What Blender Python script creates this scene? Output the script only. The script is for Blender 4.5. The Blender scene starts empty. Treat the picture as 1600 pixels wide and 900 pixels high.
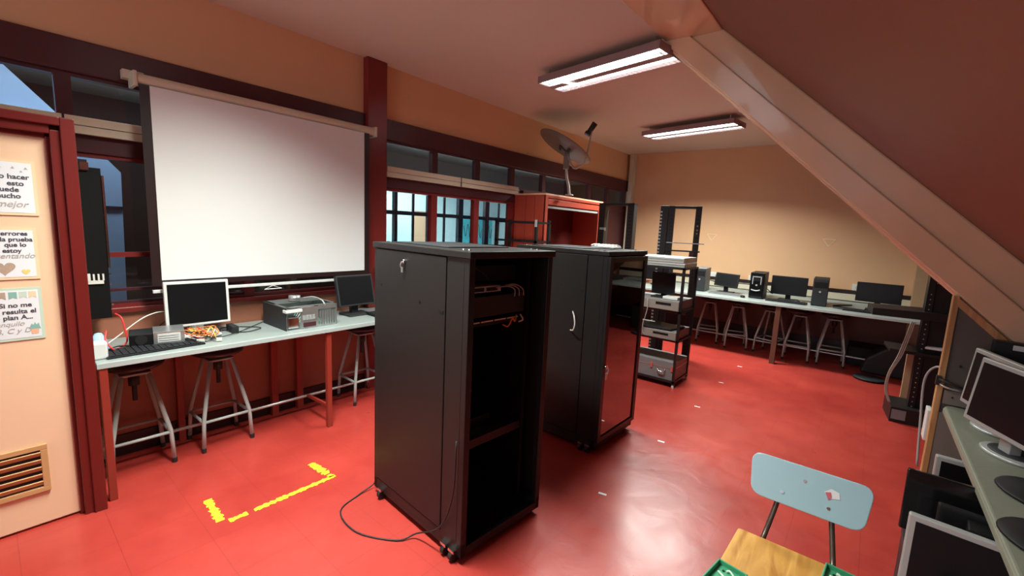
import bpy, bmesh, math, random
from math import sin, cos, pi, radians
from mathutils import Vector, Matrix
random.seed(7)
sc = bpy.context.scene
col = sc.collection

# ------------------------------------------------------------------ camera
cam_d = bpy.data.cameras.new('camera'); cam = bpy.data.objects.new('camera', cam_d); col.objects.link(cam)
R = ((0.769, -0.122, 0.627), (0.637, 0.077, -0.767), (0.046, 0.990, 0.137))
import_q = Matrix(R).to_quaternion().normalized()
cam.matrix_world = Matrix.Translation((0, 0, 1.6)) @ import_q.to_matrix().to_4x4()
cam_d.sensor_width = 36; cam_d.lens = 36 * 681 / 1600; cam_d.clip_start = .02
sc.camera = cam
# ------------------------------------------------------------------ world, lights, exposure
w = bpy.data.worlds.new('world'); sc.world = w; w.use_nodes = True
w.node_tree.nodes['Background'].inputs[0].default_value = (.25, .45, .8, 1)
w.node_tree.nodes['Background'].inputs[1].default_value = .5
sc.view_settings.view_transform = 'Standard'; sc.view_settings.look = 'None'
sc.view_settings.gamma = 1; sc.view_settings.use_curve_mapping = False
sc.view_settings.exposure = 0.0
LAMP_POWER, LAMP_SPREAD = (60, 134, 100), (126, 140, 124)
def area(name, loc, size, power, rot=(0, 0, 0), colr=(.92, 1, .93), spread=180):
    l = bpy.data.lights.new(name, 'AREA'); l.shape = 'RECTANGLE'; l.size, l.size_y = size
    l.energy = power; l.color = colr; l.spread = radians(spread)
    o = bpy.data.objects.new(name, l); o.location = loc; o.rotation_euler = rot; col.objects.link(o); return o
LAMPS = [(-1.90, 3.40, -.138), (-1.965, 5.84, -.15), (-1.9, .90, -.138)]
for i, (x, y, a) in enumerate(LAMPS):
    area('tube_light', (x, y, 2.895), (1.16, .3), LAMP_POWER[i], (0, 0, a), spread=LAMP_SPREAD[i])
# added cool fill light behind the camera, set at an invented back window
area('window_daylight', (-1.7, -2.93, 1.75), (2.2, 1.3), 42, (radians(97), 0, 0), colr=(.84, .92, 1))
# lamps of the classroom across the corridor and the corridor itself
area('classroom_light', (-8.6, 6.4, 2.7), (3.2, 4.5), 330, colr=(.72, .95, 1))
area('corridor_light', (-4.5, .9, 2.74), (.4, 2.4), 26, colr=(.85, .92, 1))
area('corridor_light', (-5.2, 1.2, 2.2), (.6, 3.0), 14, (pi, 0, 0), colr=(.85, .92, 1))
area('corridor_light', (-5.0, 5.6, 1.6), (.6, 4.0), 14, (pi, 0, 0), colr=(.85, .92, 1))

# ------------------------------------------------------------------ materials
def mat(name, c, rough=.5, metal=0, var=.0, scale=8, bump=0, coat=0, spec=.5, emit=None, es=0, trans=0):
    m = bpy.data.materials.new(name); m.use_nodes = True; nt = m.node_tree; b = nt.nodes['Principled BSDF']
    b.inputs['Base Color'].default_value = (*c, 1); b.inputs['Roughness'].default_value = rough
    b.inputs['Metallic'].default_value = metal; b.inputs['Specular IOR Level'].default_value = spec
    b.inputs['Coat Weight'].default_value = coat
    if trans: b.inputs['Transmission Weight'].default_value = trans
    if emit: b.inputs['Emission Color'].default_value = (*emit, 1); b.inputs['Emission Strength'].default_value = es
    if var or bump:
        tc = nt.nodes.new('ShaderNodeTexCoord'); n = nt.nodes.new('ShaderNodeTexNoise')
        n.inputs['Scale'].default_value = scale; n.inputs['Detail'].default_value = 5
        nt.links.new(tc.outputs['Object'], n.inputs['Vector'])
        if var:
            r = nt.nodes.new('ShaderNodeMix'); r.data_type = 'RGBA'
            r.inputs[6].default_value = tuple(max(0, v * (1 - var)) for v in c) + (1,)
            r.inputs[7].default_value = tuple(min(1, v * (1 + var)) for v in c) + (1,)
            nt.links.new(n.outputs['Fac'], r.inputs[0]); nt.links.new(r.outputs[2], b.inputs['Base Color'])
        if bump:
            bp = nt.nodes.new('ShaderNodeBump'); bp.inputs['Strength'].default_value = bump; bp.inputs['Distance'].default_value = .01
            nt.links.new(n.outputs['Fac'], bp.inputs['Height']); nt.links.new(bp.outputs[0], b.inputs['Normal'])
    return m

def floor_mat():
    m = mat('red_floor', (.5, .03, .025), .28); nt = m.node_tree; b = nt.nodes['Principled BSDF']
    tc = nt.nodes.new('ShaderNodeTexCoord')
    n = nt.nodes.new('ShaderNodeTexNoise'); n.inputs['Scale'].default_value = 1.6; n.inputs['Detail'].default_value = 8; n.inputs['Roughness'].default_value = .65
    nt.links.new(tc.outputs['Object'], n.inputs['Vector'])
    cr = nt.nodes.new('ShaderNodeValToRGB'); cr.color_ramp.elements[0].position = .3; cr.color_ramp.elements[1].position = .72
    cr.color_ramp.elements[0].color = (.31, .026, .020, 1); cr.color_ramp.elements[1].color = (.45, .050, .036, 1)
    nt.links.new(n.outputs['Fac'], cr.inputs[0])
    br = nt.nodes.new('ShaderNodeTexBrick'); br.offset = 0; br.inputs['Scale'].default_value = 1
    br.inputs['Brick Width'].default_value = .31; br.inputs['Row Height'].default_value = .31; br.inputs['Mortar Size'].default_value = .0016
    br.inputs['Mortar Smooth'].default_value = .3
    mp = nt.nodes.new('ShaderNodeMapping'); mp.inputs['Location'].default_value = (1.1, 0, 0)
    nt.links.new(tc.outputs['Object'], mp.inputs[0]); nt.links.new(mp.outputs[0], br.inputs['Vector'])
    mx = nt.nodes.new('ShaderNodeMix'); mx.data_type = 'RGBA'; mx.inputs[7].default_value = (.19, .012, .012, 1)
    ml = nt.nodes.new('ShaderNodeMath'); ml.operation = 'MULTIPLY'; ml.inputs[1].default_value = .45
    nt.links.new(br.outputs['Fac'], ml.inputs[0]); nt.links.new(ml.outputs[0], mx.inputs[0])
    nt.links.new(cr.outputs[0], mx.inputs[6]); nt.links.new(mx.outputs[2], b.inputs['Base Color'])
    n2 = nt.nodes.new('ShaderNodeTexNoise'); n2.inputs['Scale'].default_value = 5; n2.inputs['Detail'].default_value = 6; n2.inputs['Distortion'].default_value = .8
    nt.links.new(tc.outputs['Object'], n2.inputs['Vector'])
    rr = nt.nodes.new('ShaderNodeMapRange'); rr.inputs[3].default_value = .20; rr.inputs[4].default_value = .48
    nt.links.new(n2.outputs['Fac'], rr.inputs[0]); nt.links.new(rr.outputs[0], b.inputs['Roughness'])
    bp = nt.nodes.new('ShaderNodeBump'); bp.inputs['Strength'].default_value = .22; bp.inputs['Distance'].default_value = .012
    nt.links.new(n2.outputs['Fac'], bp.inputs['Height']); nt.links.new(bp.outputs[0], b.inputs['Normal'])
    return m

def wood_mat(name, a, c2, scale=6, rough=.45, axis=0):
    m = mat(name, a, rough); nt = m.node_tree; b = nt.nodes['Principled BSDF']
    tc = nt.nodes.new('ShaderNodeTexCoord'); mp = nt.nodes.new('ShaderNodeMapping')
    s = [1, 1, 1]; s[axis] = .12; mp.inputs['Scale'].default_value = s
    n = nt.nodes.new('ShaderNodeTexNoise'); n.inputs['Scale'].default_value = scale * 4; n.inputs['Detail'].default_value = 7; n.inputs['Distortion'].default_value = 1.2
    nt.links.new(tc.outputs['Object'], mp.inputs[0]); nt.links.new(mp.outputs[0], n.inputs['Vector'])
    cr = nt.nodes.new('ShaderNodeValToRGB'); cr.color_ramp.elements[0].position = .35; cr.color_ramp.elements[1].position = .65
    cr.color_ramp.elements[0].color = (*c2, 1); cr.color_ramp.elements[1].color = (*a, 1)
    nt.links.new(n.outputs['Fac'], cr.inputs[0]); nt.links.new(cr.outputs[0], b.inputs['Base Color']); return m

def glass_mat(name, tint=(.75, .8, .8), refl=1.0):
    m = bpy.data.materials.new(name); m.use_nodes = True; nt = m.node_tree; nt.nodes.clear()
    o = nt.nodes.new('ShaderNodeOutputMaterial'); mx = nt.nodes.new('ShaderNodeMixShader')
    t = nt.nodes.new('ShaderNodeBsdfTransparent'); t.inputs[0].default_value = (*tint, 1)
    g = nt.nodes.new('ShaderNodeBsdfGlossy'); g.inputs['Roughness'].default_value = .02
    f = nt.nodes.new('ShaderNodeFresnel'); f.inputs[0].default_value = 1.5
    ml = nt.nodes.new('ShaderNodeMath'); ml.operation = 'MULTIPLY'; ml.inputs[1].default_value = refl
    nt.links.new(f.outputs[0], ml.inputs[0]); 
    ge = nt.nodes.new('ShaderNodeNewGeometry'); iv = nt.nodes.new('ShaderNodeMath'); iv.operation = 'SUBTRACT'; iv.inputs[0].default_value = 1
    m2 = nt.nodes.new('ShaderNodeMath'); m2.operation = 'MULTIPLY'
    nt.links.new(ge.outputs['Backfacing'], iv.inputs[1]); nt.links.new(iv.outputs[0], m2.inputs[0]); nt.links.new(ml.outputs[0], m2.inputs[1])
    nt.links.new(m2.outputs[0], mx.inputs[0])
    nt.links.new(t.outputs[0], mx.inputs[1]); nt.links.new(g.outputs[0], mx.inputs[2]); nt.links.new(mx.outputs[0], o.inputs[0])
    return m

M = {}
M['floor'] = floor_mat()
M['floor'].node_tree.nodes['Principled BSDF'].inputs['Coat Weight'].default_value = .12; M['floor'].node_tree.nodes['Principled BSDF'].inputs['Coat Roughness'].default_value = .22
M['wall'] = mat('peach_wall_paint', (.72, .42, .235), .6, var=.05, scale=3, bump=.05)
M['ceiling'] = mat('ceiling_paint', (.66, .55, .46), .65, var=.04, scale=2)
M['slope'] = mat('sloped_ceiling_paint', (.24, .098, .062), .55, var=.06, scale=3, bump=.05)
M['gloss'] = mat('glossy_peach_beam_paint', (.78, .53, .34), .16, var=.15, scale=2.5, bump=.35, coat=.6)
M['maroon'] = mat('maroon_gloss_paint', (.19, .018, .016), .35, var=.15, scale=5, bump=.05)
M['maroon_frame'] = mat('door_frame_maroon', (.13, .010, .008), .35, var=.1, scale=5)
M['maroon_dark'] = mat('dark_maroon_paint', (.065, .013, .018), .4, var=.1, scale=5)  # maroon darkened for the unlit upper trim; also used on plain dark parts
M['dado'] = mat('red_brown_dado', (.36, .13, .075), .5, var=.12, scale=3)
M['darkdado'] = mat('dark_red_brown_dado', (.15, .045, .025), .5, var=.1, scale=3)  # red-brown dado with the shade under the far desk put into its colour
M['skirt'] = mat('black_skirting', (.02, .008, .008), .4)
M['cream'] = mat('cream_plastic', (.62, .55, .42), .4)
M['door'] = mat('peach_door_paint', (.80, .52, .33), .5, var=.04, scale=2)
M['wood'] = wood_mat('light_wood', (.55, .31, .13), (.36, .17, .06), axis=2)
M['seat_wood'] = wood_mat('varnished_seat_wood', (.68, .36, .09), (.42, .17, .03), 5, .3, axis=1)
M['vent'] = mat('vent_wood', (.52, .28, .12), .5, var=.1)
M['black'] = mat('black_powder_coat', (.012, .011, .012), .38, bump=.02, scale=60)
M['rackblack'] = mat('black_rack_steel', (.011, .010, .010), .45, spec=.4)
M['dark'] = mat('dark_plastic', (.006, .006, .007), .5, spec=.3)
M['pitch'] = mat('pitch_black_steel', (.003, .003, .003), .6, spec=.2)
M['darkgrey'] = mat('dark_grey_plastic', (.024, .025, .028), .5, spec=.35)
M['glossblack'] = mat('gloss_black', (.006, .006, .007), .12)
M['screenoff'] = mat('unlit_screen', (.005, .005, .006), .35, spec=.3)
M['white'] = mat('white_plastic', (.68, .68, .66), .35)
M['silver'] = mat('silver_plastic', (.42, .43, .42), .35, metal=.3)
M['steel'] = mat('galvanised_steel', (.50, .51, .50), .32, metal=.8, var=.15, scale=20)
M['chrome'] = mat('chrome', (.75, .75, .75), .15, metal=1)
M['beige'] = mat('aged_beige_plastic', (.22, .20, .175), .5, var=.06)
M['greycase'] = mat('grey_case', (.18, .175, .18), .5, var=.1)
M['desk'] = mat('grey_green_laminate', (.29, .33, .315), .35, var=.05, scale=30)
M['desk_edge'] = mat('pale_laminate_edge', (.40, .46, .44), .35)
M['counter'] = mat('olive_grey_laminate', (.20, .205, .155), .45, var=.12, scale=60)
M['counter_edge'] = mat('olive_grey_edge', (.24, .235, .18), .45)
M['taupe'] = mat('taupe_panel', (.20, .175, .15), .55, var=.06)
M['panelgrey'] = mat('dark_taupe_board', (.105, .092, .080), .6, var=.08, scale=20)
M['stool_paint'] = mat('pale_grey_tube_paint', (.42, .47, .45), .35)
M['stool_seat'] = mat('dark_wood_seat', (.035, .016, .012), .4)
M['legred'] = mat('red_painted_leg', (.26, .03, .018), .4)
M['legbrown'] = mat('brown_painted_leg', (.10, .035, .02), .5)  # red leg paint with the far desk's shadow put into the colour
M['screen'] = mat('white_projection_fabric', (.74, .75, .74), .8)
M['rubber'] = mat('black_rubber', (.012, .012, .012), .6)
M['bluechair'] = mat('pale_blue_laminate', (.33, .52, .58), .35, var=.03)
M['tube'] = mat('brown_steel_tube', (.12, .085, .07), .35, metal=.6)
M['green'] = mat('green_plastic', (.05, .30, .15), .4)
M['yellow'] = mat('yellow_tape', (.85, .68, .02), .6, var=.1, scale=30)
M['paper'] = mat('paper', (.72, .73, .74), .7)
M['redwood'] = mat('red_cabinet_paint', (.38, .05, .025), .45, var=.12, scale=6)
M['redinner'] = mat('cabinet_back_board', (.12, .012, .01), .5)
M['lilac'] = mat('lilac_grey_board', (.30, .27, .30), .6)
M['blue'] = mat('blue_steel_paint', (.26, .42, .66), .4, var=.05)
M['cordark'] = mat('corridor_brown_panel', (.060, .030, .024), .5, var=.1)
M['corgrey'] = mat('corridor_ceiling', (.22, .21, .19), .7)
M['coolwhite'] = mat('cool_white_wall', (.70, .78, .80), .6)
M['frameblue'] = mat('dark_window_frame', (.02, .02, .04), .4)
M['teal'] = mat('teal_board', (.10, .55, .60), .6, var=.1)
M['creamdoor'] = mat('cream_board', (.72, .70, .52), .6)
M['peachboard'] = mat('peach_board', (.75, .42, .26), .6)
M['redcable'] = mat('red_cable', (.70, .04, .04), .4)
M['whitecable'] = mat('white_cable', (.70, .68, .60), .4)
M['greycable'] = mat('grey_cable', (.35, .35, .34), .4)
M['orange'] = mat('orange_cable', (.75, .22, .04), .4)
M['yellowc'] = mat('yellow_cable', (.75, .60, .08), .4)
M['dish'] = mat('grey_dish_paint', (.20, .17, .145), .45)
M['dishmast'] = mat('pale_mast_paint', (.42, .38, .32), .4)
M['tube_emit'] = mat('lit_tube', (1, 1, 1), .4, emit=(.96, 1, .97), es=9)
M['reflector'] = mat('lamp_reflector', (.75, .75, .78), .2, metal=.9)
M['lampbody'] = mat('lamp_body', (.30, .20, .20), .4)
M['bluescreen'] = mat('lit_blue_screen', (.1, .3, .7), .3, emit=(.25, .55, 1), es=1.2)
M['glass'] = glass_mat('window_glass', (.90, .91, .90), 1.6)
M['tinted'] = glass_mat('tinted_rack_glass', (.30, .27, .27), 3.0)
M['ink'] = mat('dark_grey_ink', (.06, .05, .07), .6)
M['inklight'] = mat('pale_brown_ink', (.42, .36, .33), .6)
M['hearttan'] = mat('tan_print', (.42, .30, .22), .6, var=.15, scale=60)
M['heartyel'] = mat('mustard_print', (.78, .58, .16), .6)
M['tealprint'] = mat('teal_print', (.22, .42, .36), .6)
M['mint'] = mat('mint_print', (.50, .62, .50), .6)
M['peachedge'] = mat('peach_print_edge', (.80, .58, .36), .6)
M['bundle'] = mat('pale_cable_bundle', (.30, .24, .20), .5, var=.2, scale=40)
M['scratch'] = mat('pink_sticker', (.55, .12, .16), .6)
M['plywood'] = mat('pale_plywood', (.50, .30, .17), .6, var=.1)

# ------------------------------------------------------------------ helpers
class MB:
    def __init__(s): s.bm = bmesh.new()
    def _add(s, verts, faces, mtx=None):
        vs = [s.bm.verts.new((mtx @ Vector(v)) if mtx else v) for v in verts]
        for f in faces:
            try: s.bm.faces.new([vs[i] for i in f])
            except ValueError: pass
        return s
    def box(s, x0, x1, y0, y1, z0, z1, m=None):
        v = [(x, y, z) for x in (x0, x1) for y in (y0, y1) for z in (z0, z1)]
        return s._add(v, [(0, 1, 3, 2), (4, 6, 7, 5), (0, 4, 5, 1), (2, 3, 7, 6), (0, 2, 6, 4), (1, 5, 7, 3)], m)
    def cyl(s, p, q, r, r2=None, n=16):
        p, q = Vector(p), Vector(q); d = (q - p); r2 = r if r2 is None else r2
        u = d.normalized().orthogonal().normalized(); v = d.normalized().cross(u)
        vs = []
        for (c, rr) in ((p, r), (q, r2)):
            for i in range(n): a = 2 * pi * i / n; vs.append(c + u * cos(a) * rr + v * sin(a) * rr)
        f = [(i, (i + 1) % n, n + (i + 1) % n, n + i) for i in range(n)]
        f += [tuple(reversed(range(n))), tuple(range(n, 2 * n))]
        return s._add(vs, f)
    def bar(s, p, q, wd, ht, up=(0, 0, 1)):
        p, q = Vector(p), Vector(q); d = (q - p).normalized(); side = d.cross(Vector(up))
        if side.length < 1e-4: side = Vector((1, 0, 0))
        side.normalize(); u = side.cross(d)
        vs = [c + side * a * wd / 2 + u * b * ht / 2 for c in (p, q) for a, b in ((-1, -1), (1, -1), (1, 1), (-1, 1))]
        return s._add(vs, [(0, 3, 2, 1), (4, 5, 6, 7), (0, 1, 5, 4), (1, 2, 6, 5), (2, 3, 7, 6), (3, 0, 4, 7)])
    def tube(s, pts, r, n=8, smooth=6):
        pts = [Vector(p) for p in pts]
        if smooth and len(pts) > 2:
            P = [pts[0] * 2 - pts[1]] + pts + [pts[-1] * 2 - pts[-2]]; out = []
            for i in range(1, len(P) - 2):
                for k in range(smooth):
                    t = k / smooth
                    out.append(.5 * ((2 * P[i]) + (P[i + 1] - P[i - 1]) * t + (2 * P[i - 1] - 5 * P[i] + 4 * P[i + 1] - P[i + 2]) * t * t + (-P[i - 1] + 3 * P[i] - 3 * P[i + 1] + P[i + 2]) * t ** 3))
            out.append(pts[-1]); pts = out
        u = None; vs = []
        for i, p in enumerate(pts):
            d = (pts[min(i + 1, len(pts) - 1)] - pts[max(i - 1, 0)])
            if d.length < 1e-7: d = Vector((0, 0, 1))
            d.normalize()
            u = d.orthogonal() if u is None else (u - d * u.dot(d))
            if u.length < 1e-5: u = d.orthogonal()
            u.normalize(); v = d.cross(u)
            for k in range(n): a = 2 * pi * k / n; vs.append(p + u * cos(a) * r + v * sin(a) * r)
        f = [(i * n + k, i * n + (k + 1) % n, (i + 1) * n + (k + 1) % n, (i + 1) * n + k) for i in range(len(pts) - 1) for k in range(n)]
        f += [tuple(reversed(range(n))), tuple(range((len(pts) - 1) * n, len(pts) * n))]
        return s._add(vs, f)
    def prism(s, poly, vec, m=None):
        n = len(poly); vec = Vector(vec); vs = [Vector(p) for p in poly] + [Vector(p) + vec for p in poly]
        return s._add(vs, [tuple(range(n)), tuple(reversed(range(n, 2 * n)))] + [(i, n + i, n + (i + 1) % n, (i + 1) % n) for i in range(n)], m)
    def lathe(s, prof, n=28, m=None):
        vs = []; f = []
        for r, z in prof:
            for k in range(n): a = 2 * pi * k / n; vs.append((r * cos(a), r * sin(a), z))
        for i in range(len(prof) - 1):
            for k in range(n): f.append((i * n + k, i * n + (k + 1) % n, (i + 1) * n + (k + 1) % n, (i + 1) * n + k))
        f += [tuple(reversed(range(n))), tuple(range((len(prof) - 1) * n, len(prof) * n))]
        return s._add(vs, f, m)
    def build(s, name, material, parent=None, bevel=0, smooth=False, seg=2):
        bmesh.ops.recalc_face_normals(s.bm, faces=s.bm.faces)
        me = bpy.data.meshes.new(name); s.bm.to_mesh(me); s.bm.free()
        me.materials.append(M[material] if isinstance(material, str) else material)
        o = bpy.data.objects.new(name, me); col.objects.link(o)
        if parent: o.parent = parent
        if smooth:
            for p in me.polygons: p.use_smooth = True
            if smooth == 'edge':
                for p in me.polygons: p.use_smooth = len(p.vertices) == 4
        if bevel:
            b = o.modifiers.new('bevel', 'BEVEL'); b.width = bevel; b.segments = seg; b.limit_method = 'ANGLE'; b.angle_limit = radians(40)
        return o
def B(*a): return MB().box(*a)
def tag(o, label=None, cat=None, group=None, kind=None):
    if label: o['label'] = label
    if cat: o['category'] = cat
    if group: o['group'] = group
    if kind: o['kind'] = kind
    return o
def thing(name, label, cat, loc=(0, 0, 0), rz=0, group=None, rot=None):
    o = bpy.data.objects.new(name, None); o.empty_display_size = .05; col.objects.link(o); o.location = loc
    o.rotation_euler = rot if rot else (0, 0, rz); return tag(o, label, cat, group)
def struct(o): o['kind'] = 'structure'; return o
def copy_tree(o, parent=None):
    c = o.copy(); col.objects.link(c)
    if parent: c.parent = parent
    for ch in [x for x in list(col.objects) if x.parent == o]: copy_tree(ch, c)
    return c
def text(body, size, m, parent, mtx, align='LEFT', ext=.0004, shear=0, bold=0):
    cu = bpy.data.curves.new('lettering', 'FONT'); cu.body = body; cu.size = size; cu.align_x = align; cu.extrude = ext; cu.shear = shear; cu.offset = bold
    t = bpy.data.objects.new('lettering', cu); col.objects.link(t)
    dg = bpy.context.evaluated_depsgraph_get(); me = bpy.data.meshes.new_from_object(t.evaluated_get(dg)); me.materials.clear(); me.materials.append(M[m])
    bpy.data.objects.remove(t); o = bpy.data.objects.new('lettering', me); col.objects.link(o); o.parent = parent; o.matrix_local = mtx
    return o
def cable(name, pts, r, m, label, cat='cable', group=None):
    return tag(MB().tube(pts, r).build(name, m, smooth=True), label, cat, group)

# ------------------------------------------------------------------ structure
XW, YF, ZC = -3.65, 7.75, 3.02
def slope_z(x): return 2.096 - .94 * x
XS = (2.096 - ZC) / .94            # where slope meets the flat ceiling
struct(B(-3.75, 2.4, -3.0, YF + .1, -.1, 0).build('floor', 'floor'))
struct(B(XW - .08, XS, -3.0, YF + .1, ZC, ZC + .1).build('ceiling', 'ceiling'))
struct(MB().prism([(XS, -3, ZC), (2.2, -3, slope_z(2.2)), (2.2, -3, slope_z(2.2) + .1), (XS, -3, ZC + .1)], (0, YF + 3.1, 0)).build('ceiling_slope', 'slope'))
struct(B(-3.75, 2.4, YF, YF + .1, 0, ZC + .05).build('wall_far', 'wall'))
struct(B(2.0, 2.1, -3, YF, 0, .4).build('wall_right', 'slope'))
wb = MB(); wb.box(-3.75, -2.9, -3.1, -3.0, 0, ZC + .05); wb.box(-.5, 2.4, -3.1, -3.0, 0, ZC + .05); wb.box(-2.9, -.5, -3.1, -3.0, 0, 1.0); wb.box(-2.9, -.5, -3.1, -3.0, 2.5, ZC + .05)
struct(wb.build('wall_back', 'wall'))
wb = MB(); wb.box(-2.9, -2.86, -3.08, -3.02, 1.0, 2.5); wb.box(-.54, -.5, -3.08, -3.02, 1.0, 2.5); wb.box(-1.72, -1.68, -3.08, -3.02, 1.0, 2.5); wb.box(-2.86, -.54, -3.08, -3.02, 1.0, 1.04); wb.box(-2.86, -.54, -3.08, -3.02, 2.46, 2.5)
wbk = struct(wb.build('window_41', 'maroon_dark'))  # invented, unseen window frame added to go with the fill light
# left wall: dado below, painted wall above, window frame in between
struct(B(XW - .08, XW, -3, YF, 0, .95).build('wall_left', 'dado'))
struct(B(XW - .08, XW, -3, YF, 2.546, ZC).build('wall_left_upper', 'wall'))
struct(B(XW - .08, XW, 4.5, YF, .95, 1.97).build('wall_left_rear', 'maroon_dark'))
struct(B(XW, XW + .015, 0.3, YF, 0, .14).build('baseboard_left', 'skirt'))
struct(B(-3.65, 2, YF - .015, YF, 0, .22).build('baseboard_far', 'skirt'))
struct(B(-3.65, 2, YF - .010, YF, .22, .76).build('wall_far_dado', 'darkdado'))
struct(B(XW - .08, XW + .03, -3, YF, 2.36, 2.546).build('trim_1', 'maroon_dark', bevel=.006))
struct(B(XW - .06, XW + .02, -3, 4.6, 1.92, 2.03).build('trim_2', 'maroon_dark', bevel=.005))
struct(B(XW - .06, XW + .012, 4.6, YF, 1.97, 2.09).build('trim_3', 'maroon_dark', bevel=.005))
struct(B(XW - .08, XW + .07, 2.26, 2.46, 0, ZC).build('trim_4', 'maroon', bevel=.006))
struct(B(XW - .06, XW + .03, .3, 4.5, .95, .985).build('trim_5', 'maroon', bevel=.005))
# windows
def window(n, y0, y1, z0, z1, fr=.03, m='maroon'):
    o = MB()
    o.box(XW - .05, XW + .01, y0, y0 + fr, z0, z1); o.box(XW - .05, XW + .01, y1 - fr, y1, z0, z1)
    o.box(XW - .05, XW + .008, y0 + fr, y1 - fr, z0, z0 + fr * .6); o.box(XW - .05, XW + .008, y0 + fr, y1 - fr, z1 - fr * .6, z1)
    f = struct(o.build('window_%d' % n, m)); f['label'] = 'painted window frame in the left wall'
    B(XW - .024, XW - .020, y0 + fr * .8, y1 - fr * .8, z0 + fr * .4, z1 - fr * .4).build('pane', 'glass', f)
    return f
k = 1
for y0, y1 in ((-.35, .36), (.36, 1.0), (1.0, 1.64), (1.64, 2.26), (2.46, 3.09), (3.09, 3.73), (3.73, 4.37), (4.37, 5.05), (5.05, 5.7), (5.7, 6.33), (6.33, 6.96), (6.96, 7.66)):
    window(k, y0, y1, 2.03 if y0 < 4.3 else 2.09, 2.36, .035, 'maroon_dark'); k += 1
win_low = window(k, .33, 1.28, .985, 1.92, .035); k += 1
window(k, 1.28, 2.26, .985, 1.92, .035); k += 1
for y0, y1 in ((2.46, 3.09), (3.09, 3.73), (3.73, 4.37)): window(k, y0, y1, .985, 1.92, .04); k += 1
struct(B(XW - .06, XW + .01, 4.37, 4.5, .95, 1.93).build('trim_6', 'maroon'))
bar = B(XW, XW + .02, .44, .74, 1.305, 1.335).build('crossbar', 'maroon', win_low)
for z in (1.095, 1.012): B(XW - .045, XW - .005, .37, 1.25, z - .008, z + .008).build('glazing_bar', 'maroon_dark', win_low)

# rafter, near and far faces parallel to the far wall; purlin along the flat ceiling
def rl(x): return 1.69 - .94 * x
xa, xb = -1.42, 1.72
struct(MB().prism([(xa, 3.33, rl(xa)), (xb, 3.33, rl(xb)), (xb, 3.33, rl(xb) + .41), (xa, 3.33, rl(xa) + .41)], (0, .17, 0)).build('trim_7', 'gloss', bevel=.012))
struct(MB().prism([(xa, 3.30, rl(xa) + .02), (xb, 3.30, rl(xb) + .02), (xb, 3.30, rl(xb) + .2), (xa, 3.30, rl(xa) + .2)], (0, .04, 0)).build('trim_8', 'gloss', bevel=.008))
struct(B(-1.36, XS + .01, -3, 3.34, ZC - .022, ZC + .01).build('trim_9', 'gloss', bevel=.008))

# door, frame and the return wall it stands in
struct(B(-3.7, -3.08, -3, .30, 0, 2.0).build('wall_door', 'wall'))
dr = struct(B(-3.075, -3.06, -.62, .24, .012, 1.92).build('door_1', 'door', bevel=.003))
fr_ = MB().box(-3.09, -3.005, .275, .325, 0, 2.015); fr_.box(-3.09, -3.02, .24, .28, 0, 1.955); fr_.box(-3.09, -3.045, .225, .245, 0, 1.925)
fr_.box(-3.09, -3.005, -.7, .275, 1.975, 2.015); fr_.box(-3.09, -3.02, -.7, .24, 1.935, 1.98); fr_.box(-3.09, -3.045, -.7, .225, 1.915, 1.94)
fr_.build('door_frame', 'maroon_frame', dr, bevel=.004)
v = MB(); v.box(-3.06, -3.045, -.40, .13, .405, .43); v.box(-3.06, -3.045, -.40, .13, .185, .21); v.box(-3.06, -3.045, .105, .13, .21, .405); v.box(-3.06, -3.045, -.40, -.375, .21, .405)
vg = v.build('ventilation_grille', 'vent', dr, bevel=.002)
B(-3.062, -3.058, -.375, .105, .21, .405).build('grille_backing', 'skirt', vg)
for i in range(5):
    z = .232 + i * .038
    MB().bar((-3.05, -.375, z), (-3.05, .105, z), .006, .026, (.6, 0, 1)).build('slat', 'vent', vg)

# ------------------------------------------------------------------ beyond the windows
struct(B(-6.6, -3.73, -3, 10, -.12, -.02).build('floor_corridor', 'corgrey'))
struct(B(-6.6, -3.73, -3, 10, 2.78, 2.85).build('ceiling_corridor', 'corgrey'))
struct(B(-6.6, -6.5, -3, 4.3, 0, 2.8).build('wall_corridor', 'cordark'))
struct(B(-6.6, -6.5, 4.3, 10, 0, 1.15).build('wall_corridor_low', 'cordark'))
struct(B(-6.6, -6.5, 4.3, 10, 2.25, 2.8).build('wall_corridor_head', 'corgrey'))
struct(B(-6.6, -3.7, 10, 10.1, 0, 2.8).build('wall_corridor_end', 'cordark'))
struct(B(-6.6, -3.7, -3.1, -3, 0, 2.8).build('wall_corridor_start', 'cordark'))
struct(B(-10.6, -10.5, 2, 12, 0, 2.9).build('wall_classroom', 'coolwhite'))
struct(B(-10.5, -6.6, 2, 12, 2.85, 2.95).build('ceiling_classroom', 'coolwhite'))
struct(B(-10.5, -6.6, 2, 12, -.12, -.02).build('floor_classroom', 'coolwhite'))
struct(B(-10.5, -6.6, 1.9, 2, 0, 2.9).build('wall_classroom_side', 'coolwhite'))
struct(B(-10.5, -6.6, 12, 12.1, 0, 2.9).build('wall_classroom_end', 'coolwhite'))
g = MB()
for y in (4.34, 4.66, 5.44, 6.22, 7.0, 7.8, 8.6): g.box(-6.58, -6.5, y - .06 if y != 4.66 else y - .03, y + .06 if y != 4.66 else y + .03, 1.15, 2.25)
for y in (5.05, 5.8, 6.6, 7.4, 8.2): g.box(-6.55, -6.52, y - .02, y + .02, 1.15, 2.25)
for z in (1.17, 1.77, 2.22): g.box(-6.57, -6.51, 4.3, 9.8, z - .035, z + .035)
wf = struct(g.build('window_40', 'frameblue'))
B(-6.542, -6.538, 4.35, 9.8, 1.18, 2.22).build('pane', 'glass', wf)
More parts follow.
